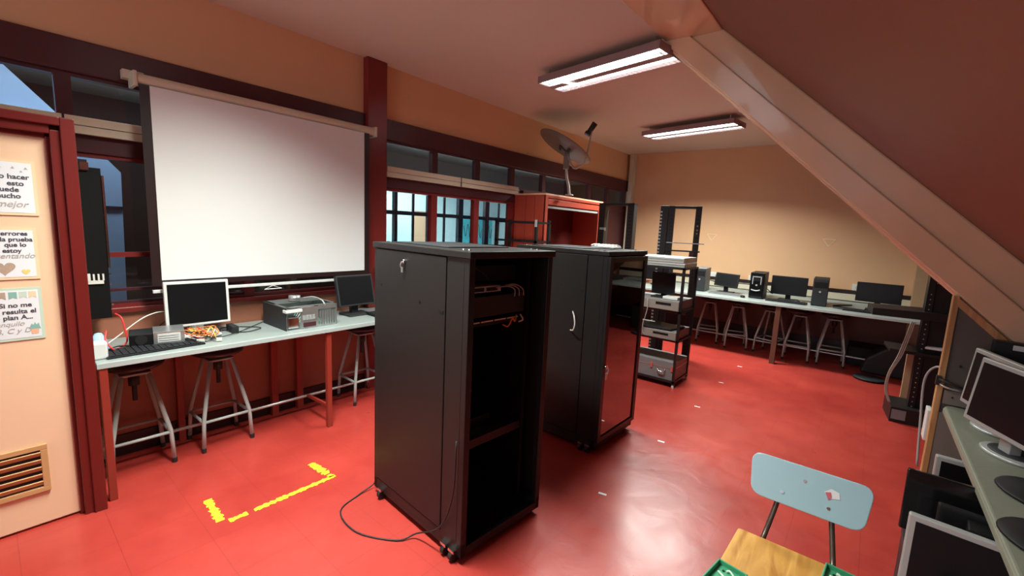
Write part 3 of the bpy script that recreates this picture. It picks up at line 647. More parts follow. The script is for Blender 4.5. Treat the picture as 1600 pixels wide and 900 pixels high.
# ------------------------------------------------------------------ server cabinets
def key_set(parent, x, y, z, ny):
    kk = MB().cyl((x, y, z), (x, y + ny * .012, z), .011, n=12).build('lock', 'chrome', parent, smooth='edge')
    b = MB(); b.tube([(x, y + ny * .016, z), (x - .008, y + ny * .018, z - .02), (x - .004, y + ny * .014, z - .035)], .004, n=6); b.box(x - .012, x + .004, y + ny * .012 - .002, y + ny * .012 + .002, z - .055, z - .028)
    b.build('key', 'steel', kk)
def caster(parent, x, y):
    c = MB(); c.cyl((x - .012, y, .028), (x + .012, y, .028), .028, n=18); w_ = c.build('caster', 'rubber', parent, smooth='edge')
    B(x - .02, x + .02, y - .02, y + .02, .052, .066).build('caster_plate', 'chrome', w_)
def rack(name, label, loc, rz, D, W, H, door):
    # front looks to local +X, side faces -Y
    r = thing(name, label, 'server cabinet', loc, rz)
    z0 = .035
    b = MB()
    b.box(-D, 0, 0, .03, z0, z0 + .07); b.box(-D, 0, W - .03, W, z0, z0 + .07); b.box(-D, -D + .03, 0, W, z0, z0 + .07); b.box(-.03, 0, 0, W, z0, z0 + .045)
    b.box(-D, 0, 0, W, z0 + .02, z0 + .03)
    b.build('base_frame', 'rackblack', r, bevel=.003)
    for (a, c) in ((-.035, .0), (-.035, W - .035), (-D, 0), (-D, W - .035)):
        B(a, a + .035, c, c + .035, z0, H - .03).build('corner_post', 'rackblack', r, bevel=.003)
    # bevelled front column + side panels
    B(-.155, -.035, 0, .012, z0 + .06, H - .03).build('side_column', 'rackblack', r, bevel=.002)
    B(-D + .03, -.158, -.004, .012, z0 + .075, H - .035).build('side_panel', 'rackblack', r, bevel=.004)
    B(-D + .03, -.035, W - .012, W, z0 + .06, H - .03).build('side_panel', 'rackblack', r, bevel=.003)
    B(-D, -D + .012, .03, W - .03, z0 + .06, H - .03).build('rear_panel', 'rackblack', r)
    t = MB(); t.box(-D - .01, .012, -.008, W + .008, H - .032, H); tp = t.build('top_cover', 'rackblack', r, bevel=.004)
    B(-D + .08, -.25, .08, W - .08, H, H + .006).build('vent_plate', 'darkgrey', tp, bevel=.002)
    for (a, c) in ((-.06, .05), (-.10, .05), (-.06, W - .06), (-.10, W - .06), (-D + .05, .05), (-D + .09, .05)): MB().cyl((a, c, H), (a, c, H + .006), .008, n=8).build('bolt', 'chrome', tp)
    key_set(r, -D * .62, -.004, H - .085, -1)
    for z in (.25, .75, 1.25): pass
    for (a, c) in ((-.05, .0), (-.05, W - .03), (-.11, .0), (-D + .09, .0), (-D + .09, W - .03)): caster(r, a, c)
    q = MB(); q.cyl((-D * .45, -.006, H - .27), (-D * .45, 0, H - .27), .006); q.cyl((-D * .9, -.006, H - .23), (-D * .9, 0, H - .23), .006); q.box(-.2, -.17, -.006, 0, H - .30, H - .285); q.build('latch', 'dark', r)
    # inner mounting rails with square holes
    for yy in (.055, W - .075):
        m_ = MB(); m_.box(-.11, -.105, yy, yy + .02, z0 + .06, H - .04); m_.box(-.14, -.105, yy - .003 if yy < .1 else yy + .02, yy if yy < .1 else yy + .023, z0 + .06, H - .04)
        m_.build('mounting_rail', 'rackblack', r)
    return r
r1 = rack('server_cabinet', 'black server cabinet with open front and equipment inside, nearest the camera', (-1.325, 1.328, 0), -.07, .80, .575, 1.49, False)
W = .575
# details of the nearest cabinet
sw = B(-.30, -.102, .08, .30, 1.285, 1.315).build('network_switch', 'silver', r1, bevel=.002)
for i in range(2): B(-.1025, -.1005, .11 + i * .09, .185 + i * .09, 1.290, 1.308).build('port_row', 'dark', sw)
B(-.11, -.100, .10, .475, 1.165, 1.265).build('blank_plate', 'darkgrey', r1, bevel=.002)
pp = B(-.13, -.105, .08, .45, 1.118, 1.140).build('patch_panel', 'dark', r1)
for i in range(4): B(-.1045, -.1030, .085 + i * .09, .165 + i * .09, 1.136, 1.142).build('label_strip', 'creamdoor', pp)
for i in range(3): MB().tube([(-.11, .25 + .01 * i, 1.30), (-.08, .32 + .02 * i, 1.31 + .004 * i), (-.085, .38 + .03 * i, 1.29), (-.10, .40 + .035 * i, 1.25)], .003, n=6).build('patch_cord', 'greycable', r1, smooth=True)
MB().tube([(-.10, .32, 1.11), (-.09, .35, 1.10), (-.08, .37, 1.14), (-.09, .40, 1.12), (-.1, .42, 1.15)], .004, n=6).build('patch_cord', 'orange', r1, smooth=True)
MB().tube([(-.1, .44, 1.11), (-.08, .45, 1.125), (-.1, .45, 1.15)], .004, n=6).build('patch_cord', 'whitecable', r1, smooth=True)
MB().tube([(-.15, .08, 1.40), (-.12, .14, 1.40), (-.12, .20, 1.37), (-.13, .25, 1.33)], .003, n=6).build('patch_cord', 'rubber', r1, smooth=True)
B(-.62, -.115, .08, .50, .525, .54).build('shelf', 'darkgrey', r1); B(-.118, -.113, .08, .50, .495, .54).build('shelf_lip', 'darkgrey', r1)
B(-.55, -.2, .10, .36, .542, .60).build('mounted_unit', 'dark', r1, bevel=.003)
B(-.6, -.15, .10, .46, 1.33, 1.41).build('mounted_unit', 'dark', r1, bevel=.003)
B(-.20, -.11, .06, .09, .82, .835).build('cable_arm', 'cream', r1); MB().tube([(-.11, .09, .83), (-.10, .11, .82), (-.105, .115, .79)], .009, n=8).build('cable_tie', 'cream', r1, smooth=True)
cable('loose_cable', [(-1.36, 1.315, .62), (-1.37, 1.31, .35), (-1.45, 1.305, .15), (-1.62, 1.30, .03), (-1.68, 1.22, .006), (-1.88, 1.12, .005), (-2.09, 1.15, .005), (-2.15, 1.30, .006), (-2.15, 1.40, .03), (-2.13, 1.41, .09)], .004, 'rubber', 'black power cord drooping from the nearest cabinet onto the red floor')
r2 = rack('server_cabinet', 'black server cabinet with tinted glass door, behind the open one', (-1.375, 2.70, 0), -.02, .80, .60, 1.47, True)
dg = MB(); dg.box(.0, .022, 0, .045, .09, 1.43); dg.box(.0, .022, .555, .60, .09, 1.43); dg.box(0, .022, .045, .555, .09, .125); dg.box(0, .022, .045, .555, 1.395, 1.43)
dd = dg.build('door_frame', 'black', r2, bevel=.002)
B(.008, .013, .04, .56, .12, 1.40).build('door_glass', 'tinted', dd)
lk = MB().cyl((.022, .032, .66), (.036, .032, .66), .014, n=12).build('lock', 'chrome', dd, smooth='edge'); k_ = MB(); k_.tube([(.038, .032, .66), (.047, .036, .64), (.042, .032, .61)], .005, n=6); k_.box(.036, .040, .02, .042, .57, .62); k_.build('key', 'steel', lk)
B(-.6, -.13, .09, .51, .98, 1.10).build('mounted_unit', 'beige', r2, bevel=.003)
B(-.6, -.12, .09, .51, .60, .62).build('shelf', 'darkgrey', r2)
cable('loose_cable', [(-1.62, 2.69, 1.02), (-1.57, 2.63, 1.0), (-1.555, 2.62, .95), (-1.57, 2.63, .90), (-1.63, 2.69, .88)], .005, 'whitecable', 'short white cable loop between the two black cabinets')
pt = thing('paper_pile', 'pile of white cable and papers on the glass doored cabinet', 'papers', (-1.62, 3.12, 1.4765))
for i in range(4): B(-.10 + i * .004, .10, -.06, .07 + i * .002, i * .003, i * .003 + .002).build('sheet', 'paper', pt)
q = MB()
for i in range(7): q.tube([(-.1 + i * .03, -.05, .016), (-.09 + i * .03, 0, .026), (-.08 + i * .03, .05, .016)], .004, n=6)
q.build('cord_loops', 'whitecable', pt, smooth=True)

# ------------------------------------------------------------------ red cabinet with dish
rc = thing('open_cabinet', 'tall red painted open fronted cabinet behind the black server cabinets', 'cabinet', (-3.15, 4.42, 0))
L_ = 1.44
B(-.48, 0, 0, .025, 0, 2.03).build('side_panel', 'redwood', rc, bevel=.002)
B(-.48, 0, L_ - .025, L_, 0, 2.03).build('side_panel', 'redwood', rc, bevel=.002)
B(-.48, -.47, .025, L_ - .025, 0, 2.0).build('back_panel', 'redinner', rc)
B(-.48, .012, -.01, L_ + .01, 2.015, 2.035).build('top_panel', 'peachboard', rc, bevel=.002)
f = MB(); f.box(-.02, .01, 0, .05, 0, 2.015); f.box(-.02, .01, L_ - .11, L_ - .085, 0, 1.9); f.box(-.02, .01, L_ - .045, L_, 0, 2.015); f.box(-.02, .01, .05, L_ - .045, 1.90, 1.97); f.box(-.02, .01, .05, L_ - .045, 1.985, 2.015)
f.build('face_frame', 'redwood', rc, bevel=.003)
B(-.45, -.435, .1, .62, .02, 1.85).build('inner_board', 'panelgrey', rc)
B(-.02, -.005, .05, L_ - .045, 1.86, 1.885).build('sliding_track', 'silver', rc)
for yy in (-.0,): 
    q = MB()
    for xx in (-.30, -.16): q.box(xx, xx + .003, -.002, .0, 0, 2.0)
    q.build('plank_seam', 'maroon_dark', rc)
dsh = thing('satellite_dish', 'grey satellite dish on a bent mast standing on the red cabinet', 'satellite dish', (-3.03, 4.76, 2.036))
MB().tube([(0, 0, 0), (-.02, .01, .10), (-.07, .03, .22), (-.09, .03, .36)], .018, n=12, smooth=3).build('mast', 'dishmast', dsh, smooth=True)
MB().lathe([(0, 0), (.055, 0), (.05, .01), (.02, .012), (.018, .03), (0, .03)]).build('mast_foot', 'dishmast', dsh)
dn = Vector((.34, .366, .866)).normalized(); rot = dn.to_track_quat('Z', 'Y').to_matrix().to_4x4()
prof_o = [(r_, .22 * r_ * r_) for r_ in (0.001, .06, .12, .18, .24, .28)]
dm = MB(); T = Matrix.Translation((-.13, .02, .585)) @ rot @ Matrix.Diagonal((1.36, 1.30, 1.2, 1))
dm.lathe(prof_o + [(.285, .020), (.28, .012), (.2, .002), (.1, -.006), (.001, -.008)], n=40, m=T)
dm.build('dish', 'dish', dsh, smooth=True)
pc_ = T @ Vector((.0, -.04, -.012))
bk = MB(); bk.bar((-.09, .03, .33), pc_, .07, .05); bk.build('mount_bracket', 'dish', dsh, bevel=.004)
lg = MB(); lp = T @ Vector((.03, .02, .012)); lg.bar(T @ Vector((-.12, -.03, -.012)), T @ Vector((.06, -.05, -.012)), .035, .008, dn); lg.bar(T @ Vector((-.04, .05, -.012)), T @ Vector((.08, .02, -.012)), .03, .008, dn); lg.bar(T @ Vector((-.04, .05, -.012)), T @ Vector((.03, -.05, -.012)), .03, .008, dn)
lg.build('dish_mark', 'darkgrey', dsh)
MB().tube([pc_ + Vector((.0, 0, -.01)), (.05, -.02, .33), (.15, .0, .36), (.17, .06, .45), (.21, .10, .80)], .011, n=10, smooth=3).build('feed_arm', 'dishmast', dsh, smooth=True)
ln = MB(); ln.cyl((.17, .09, .76), (.24, .11, .87), .030, .036, n=16); ln.cyl((.155, .085, .74), (.17, .09, .765), .042, .040, n=16); l_ = ln.build('feed_horn', 'darkgrey', dsh, smooth='edge')
MB().cyl((.148, .083, .728), (.157, .086, .745), .038, n=16).build('horn_cap', 'bluechair', l_)

# small open frame behind cabinets, black open rack
sf = thing('open_frame_rack', 'low black open frame standing before the red cabinet left side', 'rack', (-3.13, 4.0, 0), 0)
for (a, c) in ((-.45, 0), (.15, 0), (-.45, .25), (.15, .25)): B(a, a + .03, c, c + .03, 0, 1.70).build('post', 'black', sf)
for z in (.3, .9, 1.45, 1.67):
    q = MB(); q.box(-.45, .18, 0, .02, z - .012, z + .012); q.box(-.45, .18, .26, .28, z - .012, z + .012); q.box(.15, .17, 0, .28, z - .012, z + .012); q.build('crossbar', 'black', sf)
B(.155, .185, -.006, 0, 1.62, 1.70).build('clamp', 'silver', sf)
def two_post(name, label, loc, rz, W, H, zs=0, pw=.06, pd=.10, base=True, slots='right'):
    r = thing(name, label, 'rack', loc, rz)
    for i, x in enumerate((0, W - pw)):
        p = MB(); p.box(x, x + pw, 0, .004, 0, H); p.box(x, x + .004, 0, pd, 0, H); p.box(x + pw - .004, x + pw, 0, pd, 0, H)
        po = p.build('post', 'rackblack', r)
        q = MB(); n = int((H - .1) / .0444)
        for k in range(n):
            z = .06 + k * .0444
            q.box(x + pw * .3, x + pw * .7, -.0012, .0, z, z + .014)
        q.build('mounting_holes', 'dark', po)
    B(0, W, 0, pd, H - .03, H).build('top_bar', 'rackblack', r, bevel=.002)
    if base:
        for yy in (-.18, pd): B(0, W, yy, yy + .18, 0, .012).build('base_foot', 'rackblack', r)
        for x in (0.0, W - .006): MB().prism([(x, -.16, .012), (x, 0, .012), (x, 0, .12)], (.006, 0, 0)).build('gusset', 'rackblack', r)
    return r
t1 = two_post('open_rack', 'black two post rack standing right of the red cabinet', (-2.97, 5.45, 0), .05, .50, 1.99, pw=.09, pd=.12)
B(.10, .12, -.01, 0, 1.62, 1.66).build('white_label', 'white', t1); B(.03, .10, -.006, 0, 1.63, 1.66).build('blue_label', 'tealprint', t1)
t2 = two_post('open_rack', 'tall black two post rack with slotted cable channel rising behind the cart', (-2.02, 5.50, 0), .30, .38, 1.96, pw=.07, pd=.14)
ch = B(-.10, -.005, -.01, .10, .1, 1.96).build('cable_channel', 'rackblack', t2, bevel=.003)
for i in range(38): 
    pass
q = MB()
for i in range(42): q.box(-.098, -.075, -.013, -.010, .15 + i * .042, .17 + i * .042)
q.build('channel_fingers', 'silver', ch)
B(.0, .40, -.02, .09, 1.40, 1.415).build('thin_shelf', 'rackblack', t2); B(.0, .44, -.03, .10, 1.50, 1.512).build('thin_shelf', 'silver', t2); B(.28, .33, -.01, .0, 1.34, 1.40).build('bracket', 'maroon_dark', t2)
for z in (1.72, 1.67, 1.63): MB().cyl((.345, -.006, z), (.345, 0, z), .012, n=10).build('bolt', 'chrome', t2)

# ------------------------------------------------------------------ shelf cart
ct = thing('shelf_cart', 'black metal shelf cart loaded with equipment behind the glass doored cabinet', 'cart', (-2.05, 4.52, 0), 0)
CW, CD = .61, .42
for (a, c) in ((0, 0), (CW - .025, 0), (0, CD), (CW - .025, CD)): B(a, a + .025, c, c + .025, .03, 1.27).build('post', 'black', ct)
for (a, c) in ((.012, .012), (CW - .012, .012), (.012, CD + .012), (CW - .012, CD + .012)): MB().cyl((a, c, 0), (a, c, .03), .014, n=10).build('caster', 'white', ct)
for z in (.05, .49, .80, 1.25): B(.0, CW, 0, CD + .025, z, z + .02).build('shelf', 'black', ct)
def flat_box(name, label, cat, x0, x1, y0, y1, z0, z1, m, front='beige', group=None, det='slot'):
    o = thing(name, label, cat, (x0, y0, z0), 0, group)
    B(0, x1 - x0, .008, y1 - y0, 0, z1 - z0).build('casing', m, o, bevel=.003)
    h_ = z1 - z0; B(.003, x1 - x0 - .003, 0, .009, .003, h_ - .003).build('front_panel', front, o, bevel=.003)
    if det == 'slot':
        B((x1 - x0) * .55, (x1 - x0) * .85, -.002, 0, h_ * .5, h_ * .75).build('drive_slot', 'dark', o); MB().cyl(((x1 - x0) * .18, -.004, h_ * .5), ((x1 - x0) * .18, 0, h_ * .5), .01, n=12).build('button', 'silver', o)
    elif det == 'line':
        B(.01, x1 - x0 - .01, -.001, 0, h_ * .5, h_ * .56).build('disc_tray', 'darkgrey', o)
    return o
flat_box('video_player', 'silver flat player, lower one of two on top of the cart', 'player', -2.0, -1.45, 4.53, 4.93, 1.27, 1.315, 'silver', 'silver', None, 'line')
flat_box('video_player', 'silver flat player, upper one of two on top of the cart', 'player', -1.99, -1.46, 4.53, 4.92, 1.315, 1.372, 'silver', 'silver', None, 'line')
flat_box('desktop_computer', 'beige flat desktop computer on the second shelf of the cart', 'computer', -2.0, -1.46, 4.50, 4.93, .82, .925, 'greycase', 'beige')
flat_box('desktop_computer', 'beige flat desktop computer on the third shelf of the cart', 'computer', -2.0, -1.46, 4.50, 4.93, .51, .60, 'greycase', 'beige')
flat_box('white_carton', 'small white carton on the beige computer of the cart second shelf', 'box', -1.66, -1.50, 4.56, 4.72, .925, .955, 'white', 'white', None, '')
monitor('monitor', 'dark monitor standing on the cart second shelf', (-1.70, 4.66, .925), 0, .25, .23, .04, 'dark', 'flat', -3, thick=.05)
monitor('monitor', 'dark monitor at the back of the left end of the far desk', (-2.62, 6.95, DT), .15, .42, .30, .08, 'dark', 'flat', 0)
o = MB().prism([(-1.82, 4.5, .602), (-1.52, 4.52, .602), (-1.47, 4.80, .602), (-1.80, 4.84, .602), (-1.84, 4.6, .602)], (0, 0, .022)).build('folded_bag', 'dark', bevel=.006); tag(o, 'dark folded bag on the third shelf computer of the cart', 'bag')
cs = thing('equipment_case', 'grey flight case with chrome handle on the bottom shelf of the cart', 'case', (-1.99, 4.535, .07))
B(0, .54, 0, .40, 0, .13).build('case_bottom', 'greycase', cs, bevel=.004); B(0, .54, 0, .40, .134, .20).build('case_lid', 'greycase', cs, bevel=.004)
B(.0, .54, -.002, .402, .128, .136).build('rim', 'steel', cs)
for xx in (.28, .02, .5): B(xx, xx + .022, -.006, 0, .10, .16).build('latch', 'chrome', cs)
MB().tube([(.36, -.004, .11), (.37, -.02, .085), (.43, -.02, .085), (.44, -.004, .11)], .006, smooth=2).build('handle', 'chrome', cs, smooth=True)
for i, p in enumerate(([(-1.93, 4.49, .95), (-1.92, 4.48, .7), (-1.90, 4.48, .4), (-1.88, 4.49, .22)], [(-1.85, 4.49, .95), (-1.84, 4.47, .7), (-1.86, 4.47, .45), (-1.91, 4.49, .2)], [(-1.79, 4.49, .92), (-1.78, 4.475, .80), (-1.82, 4.48, .6), (-1.80, 4.49, .52)])):
    cable('loose_cable', p, .004, 'rubber' if i < 2 else 'greycable', ['black cable hanging down the left of the cart to the case', 'second black cable hanging beside it down the cart front', 'pale grey cable curling over the beige computer on the cart'][i])
o = MB().lathe([(0, 0), (.02, 0), (.024, .01), (.02, .022), (0, .028)]).build('metal_cap', 'chrome', smooth=True); o.location = (-1.83, 4.32, 0); tag(o, 'small shiny metal cap on the floor before the cart', 'cap')

# ------------------------------------------------------------------ far desk equipment
tower('grey computer tower at the left of the far desk behind the cart', (-1.93, 6.75, DT + .004), .1, .16, .40, .34, 'greycase', 0)
monitor('monitor', 'small black monitor tilted back on the far desk beside the white sockets', (-1.62, 6.98, DT), -.05, .33, .20, .09, 'dark', 'flat', 12, roll=2)
keyboard('grey keyboard below the small tilted monitor on the far desk', (-1.56, 6.68, DT), .02, .42, 'greycase')
mouse('black mouse on the far desk left of the silver trimmed tower', (-1.31, 6.66, DT), .3)
tower('black tower with silver trimmed front on the far desk', (-1.165, 6.69, DT + .004), .04, .17, .42, .35, 'dark', 1)
monitor('monitor', 'wide black monitor between the two black towers on the far desk', (-.82, 6.95, DT), .0, .42, .255, .07, 'dark', 'flat', 2)
keyboard('long black keyboard in front of the wide monitor between towers', (-.80, 6.62, DT), .0, .46)
mouse('black mouse on top of the cables before the wide monitor', (-.70, 6.84, DT), 1.2)
tower('plain black tower on the far desk, right of the wide monitor', (-.45, 6.70, DT + .004), .05, .165, .42, .345, 'dark', 0)
monitor('monitor', 'wide black monitor at the right end of the far desk', (.12, 6.95, DT), -.03, .44, .24, .10, 'dark', 'flat', 2)
keyboard('black keyboard in front of the rightmost monitor on the far desk', (.0, 6.60, DT), -.05, .40)
cable('loose_cable', [(-.30, 6.72, .80), (-.18, 6.66, .80), (-.10, 6.72, .80), (-.22, 6.80, .81), (-.3, 6.9, .80), (-.12, 7.0, .82)], .008, 'rubber', 'tangled black cord on the far desk right of the plain tower')
cable('loose_cable', [(-1.9, 7.2, .93), (-1.7, 7.25, .90), (-1.5, 7.3, .92), (-1.2, 7.35, .90), (-1.05, 7.3, .82)], .007, 'rubber', 'black cord sagging behind the small tilted monitor')
for i, (x, z, w_) in enumerate(((-2.12, .88, .24), (-1.47, .88, .10), (-.16, .90, .09))):
    s = thing('wall_socket', ['double white wall socket behind the small tilted monitor', 'white wall socket left of the silver trimmed tower', 'white wall socket left of the rightmost monitor'][i], 'socket', (x, YF - .03, z + .04), 0, group='sockets on the far wall')
    B(0, w_, 0, .03, 0, .10).build('socket_plate', 'white', s, bevel=.004)
    for k in range(2 if w_ > .2 else 1): MB().cyl((.05 + k * .12, -.002, .05), (.05 + k * .12, 0, .05), .022).build('socket_face', 'cream', s)
o = thing('wall_thermostat', 'tiny brown switch on the far wall above the cart', 'switch', (-2.98, YF - .02, 1.30)); B(0, .07, 0, .02, 0, .09).build('switch_plate', 'vent', o, bevel=.003); B(.02, .05, -.004, 0, .03, .06).build('switch_rocker', 'cream', o)
for i, (x, z) in enumerate(((-.50, 1.60), (-2.09, 1.60))):
    m_ = MB(); P3 = [(x - .075, YF - .004, z + .045), (x + .075, YF - .004, z + .04), (x + .0, YF - .004, z - .06)]
    for a in range(3): m_.bar(P3[a], P3[(a + 1) % 3], .012, .003, (0, 1, 0))
    tag(m_.build('triangle_mark', 'peachedge'), ['pale triangular tape mark on the far wall above the towers', 'pale triangular tape mark on the far wall beside the tall rack'][i], 'wall mark', 'triangle marks on the far wall')
bxo = tag(B(-.1, .35, 7.25, 7.7, 0.0, .25).build('storage_box', 'dark', bevel=.01), 'dark box on the floor under the right end of the far desk', 'box')
o = MB().prism([(.05, 6.9, .0), (.5, 6.9, .0), (.5, 6.9, .42), (.28, 6.9, .36), (.1, 6.9, .2)], (0, .3, 0)).build('dark_bag', 'rubber', bevel=.03); tag(o, 'black bag slumped under the right end of the far desk', 'bag')
o = MB().lathe([(0, 0), (.12, 0), (.16, .02), (.15, .03), (0, .02)], m=Matrix.Translation((.15, 6.62, 0))).build('round_base', 'darkgrey', smooth=True); tag(o, 'dark round stand base on the floor beside the far desk right end', 'stand base')

# ------------------------------------------------------------------ right rack and things around it
rr2 = thing('open_rack', 'black two post rack with shelves at the right under the beam', 'rack', (.42, 5.3, 0), .1)
for x in (0, .17):
    p = MB(); p.box(x, x + .05, 0, .004, 0, 1.36 if x == 0 else 1.24); p.box(x, x + .004, 0, .09, 0, 1.36 if x == 0 else 1.24); p.box(x + .046, x + .05, 0, .09, 0, 1.3 if x == 0 else 1.2)
    po = p.build('post', 'rackblack', rr2); q = MB()
    for k in range(26): q.cyl((x + .025, -.002, .06 + k * .045), (x + .025, 0, .06 + k * .045), .005, n=8)
    q.build('mounting_holes', 'silver', po)
B(.05, .17, .02, .08, 0, 1.28).build('cable_channel', 'rackblack', rr2)
MB().prism([(-.36, -.05, .955), (.2, -.05, .955), (.2, -.05, 1.03), (-.36, -.05, 1.02)], (0, .40, 0)).build('upper_shelf', 'rackblack', rr2, bevel=.003)
MB().prism([(-.20, -.08, .64), (.32, -.08, .64), (.32, -.08, .70), (.2, -.08, .66), (-.20, -.08, .67)], (0, .36, 0)).build('middle_shelf', 'rackblack', rr2, bevel=.003)
MB().box(-.13, .28, -.10, .28, .0, .14).build('base_box', 'rackblack', rr2, bevel=.004)
B(-.12, -.02, -.104, -.10, .03, .12).build('base_window', 'greycase', rr2)
o = MB().prism([(.46, 5.26, .702), (.60, 5.26, .702), (.62, 5.36, .702), (.5, 5.4, .702)], (0, 0, .02)).build('crumpled_paper', 'paper', bevel=.006); tag(o, 'crumpled white paper on the middle shelf of the right rack', 'paper')
bn = MB()
for i in range(3): bn.tube([(.34 + i * .012, 5.17, .94), (.32 + i * .012, 5.17, .8), (.29 + i * .012, 5.17, .62), (.245 + i * .007, 5.16, .45), (.24 + i * .007, 5.16, .30), (.28 + i * .006, 5.16, .18)], .0055, n=8)
tag(bn.build('cable_bundle', 'bundle', smooth=True), 'pale taped cable bundle hanging from the right rack shelf', 'cable bundle')
struct(B(.46, .60, 7.60, 7.75, 0, slope_z(.5)).build('trim_10', 'plywood', bevel=.004))
o = B(.38, .52, 5.66, 5.70, 0, .60).build('wood_board', 'plywood', bevel=.003); tag(o, 'pale wooden board leaning behind the right rack', 'board')
o = thing('lilac_board', 'lilac grey board standing right of the black rack', 'board', (.57, 6.05, 0)); B(0, .42, 0, .03, 0, 1.05).build('board_panel', 'lilac', o); B(0, .42, -.01, 0, .80, .83).build('ledge', 'silver', o)
mm = monitor('lit_monitor', 'small monitor glowing blue behind the right rack', (.75, 5.9, .55), 0, .30, .16, .10, 'dark', 'flat', 0, scr='bluescreen', bez=.01)
o = thing('side_table', 'dark low table carrying the small blue lit monitor', 'table', (.56, 5.72, 0)); B(0, .6, 0, .3, .52, .548).build('tabletop', 'dark', o)
for a, c in ((.02, .02), (.58, .02), (.02, .28), (.58, .28)): MB().cyl((a, c, 0), (a, c, .52), .015).build('leg', 'dark', o)
cable('loose_cable', [(.55, 5.34, 1.18), (.62, 5.5, 1.19), (.70, 5.6, 1.24)], .004, 'rubber', 'thin black cord crossing above the blue lit monitor')
cable('loose_cable', [(.55, 5.34, 1.02), (.62, 5.5, 1.04), (.70, 5.6, 1.12)], .004, 'rubber', 'lower thin black cord crossing above the blue lit monitor')
cable('loose_cable', [(.42, 3.36, .88), (.37, 3.45, .92), (.33, 3.5, .82), (.345, 3.5, .55), (.36, 3.46, .3)], .006, 'greycable', 'pale cord hanging down the wood edge of the partition')
tag(B(.352, .372, 3.36, 3.46, .50, .68).build('wall_plate', 'white', bevel=.003), 'white plate on the edge of the partition post', 'plate')
tag(B(.34, .40, 3.40, 3.50, .0, .05).build('yellow_block', 'yellow', bevel=.005), 'small yellow block on the floor by the partition post', 'block')

# ------------------------------------------------------------------ partition, counter
px0, px1 = .375, 1.45
pt_ = MB().prism([(px0, 3.315, 0), (px1, 3.315, 0), (px1, 3.315, rl(px1) + .02), (px0, 3.315, rl(px0) + .01)], (0, .03, 0)).build('wall_partition', 'panelgrey'); struct(pt_)
e = MB(); e.box(px0 - .012, px0 + .014, 3.295, 3.35, 0, rl(px0) + .01)
e.bar((px0, 3.32, rl(px0) - .012), (px1, 3.32, rl(px1) - .012), .05, .034, (0, 0, 1))
struct(e.build('trim_11', 'wood', bevel=.003))
struct(B(px0 + .02, px1, 3.295, 3.315, .752, .83).build('trim_12', 'taupe', bevel=.002))
struct(B(px0 + .014, px1, 3.30, 3.316, 0, .70).build('trim_13', 'taupe'))
bk = thing('door_bracket', 'dark metal bracket clamped on the wood edge of the partition', 'bracket', (.365, 3.28, .865))
MB().tube([(0, 0, .02), (.02, -.03, .02), (.09, -.03, .0), (.12, .0, -.01)], .008, smooth=3).build('bracket_arm', 'rubber', bk, smooth=True); MB().tube([(0, 0, .0), (.03, -.02, -.012), (.10, -.02, -.02)], .006, smooth=3).build('bracket_arm', 'steel', bk, smooth=True); B(-.012, .008, -.01, .02, -.01, .04).build('clamp', 'rubber', bk)
for (x, z, lb) in ((.44, .97, 'upper small dark hook on the partition board'), (.43, .795, 'small dark screw head on the partition skirting')):
    o = MB().cyl((x, 3.29, z), (x, 3.314, z), .005, n=8).build('wall_hook', 'rubber'); tag(o, lb, 'hook')
cn = thing('counter', 'olive grey counter along the right side carrying the silver monitors', 'counter', (.40, .25, 0))
c = MB().prism([(0, 0, .715), (.95, 0, .715), (.95, 3.04, .715), (.035, 3.04, .715), (.01, 3.03, .715), (0, 3.0, .715)], (0, 0, .035)).build('worktop', 'counter', cn, bevel=.010, seg=3)
B(-.003, .004, 0, 3.0, .715, .742).build('front_edge', 'counter_edge', cn, bevel=.004)
B(.05, .93, 0, 1.55, .05, .714).build('cabinet_body', 'taupe', cn, bevel=.003); B(.8, .93, 1.55, 3.04, .05, .714).build('rear_panel', 'taupe', cn); B(.05, .8, 1.56, 3.04, .05, .07).build('bottom_shelf', 'taupe', cn)
B(.08, .93, .02, 3.0, 0, .05).build('plinth', 'skirt', cn)

# monitors on the counter
ang = math.atan2(-.20, .08)
monitor('monitor', 'silver framed monitor on the counter, the front one of two', (.485, 2.64, .75), ang + .02, .38, .29, .085, 'silver', 'round', 6, boff=.045, bez=.020, thick=.05)
monitor('monitor', 'silver framed monitor on the counter, the rear one partly hidden', (.49, 2.97, .75), ang - .10, .38, .285, .075, 'silver', 'round', 5, boff=.045, bez=.020, thick=.05)
for (x, y, lb) in ((.57, 2.28, 'dark monitor with only its round base showing, behind the glossy one on the counter'), (.52, 1.91, 'dark monitor with a glossy round base, nearest on the counter')):
    o = thing('monitor', lb, 'monitor', (x, y, .75), ang)
    MB().lathe([(0, 0), (.10, 0), (.125, .006), (.12, .012), (.04, .018), (0, .02)], m=Matrix.Diagonal((1.15, .95, 1, 1))).build('stand_base', 'dark', o, smooth=True)
    MB().bar((0, .05, .01), (0, .13, .25), .06, .02).build('stand_neck', 'glossblack', o, bevel=.003); B(-.19, .19, .10, .135, .10, .40).build('casing', 'glossblack', o, bevel=.005); B(-.175, .175, .098, .101, .12, .385).build('screen', 'screenoff', o)
ad = thing('black_device', 'black device with a white label standing behind the silver monitors', 'device', (.52, 3.20, .75), -.12)
B(0, .34, .0, .07, 0, .40).build('casing', 'dark', ad, bevel=.01); B(.07, .15, -.002, 0, .365, .39).build('white_label', 'white', ad, bevel=.002)

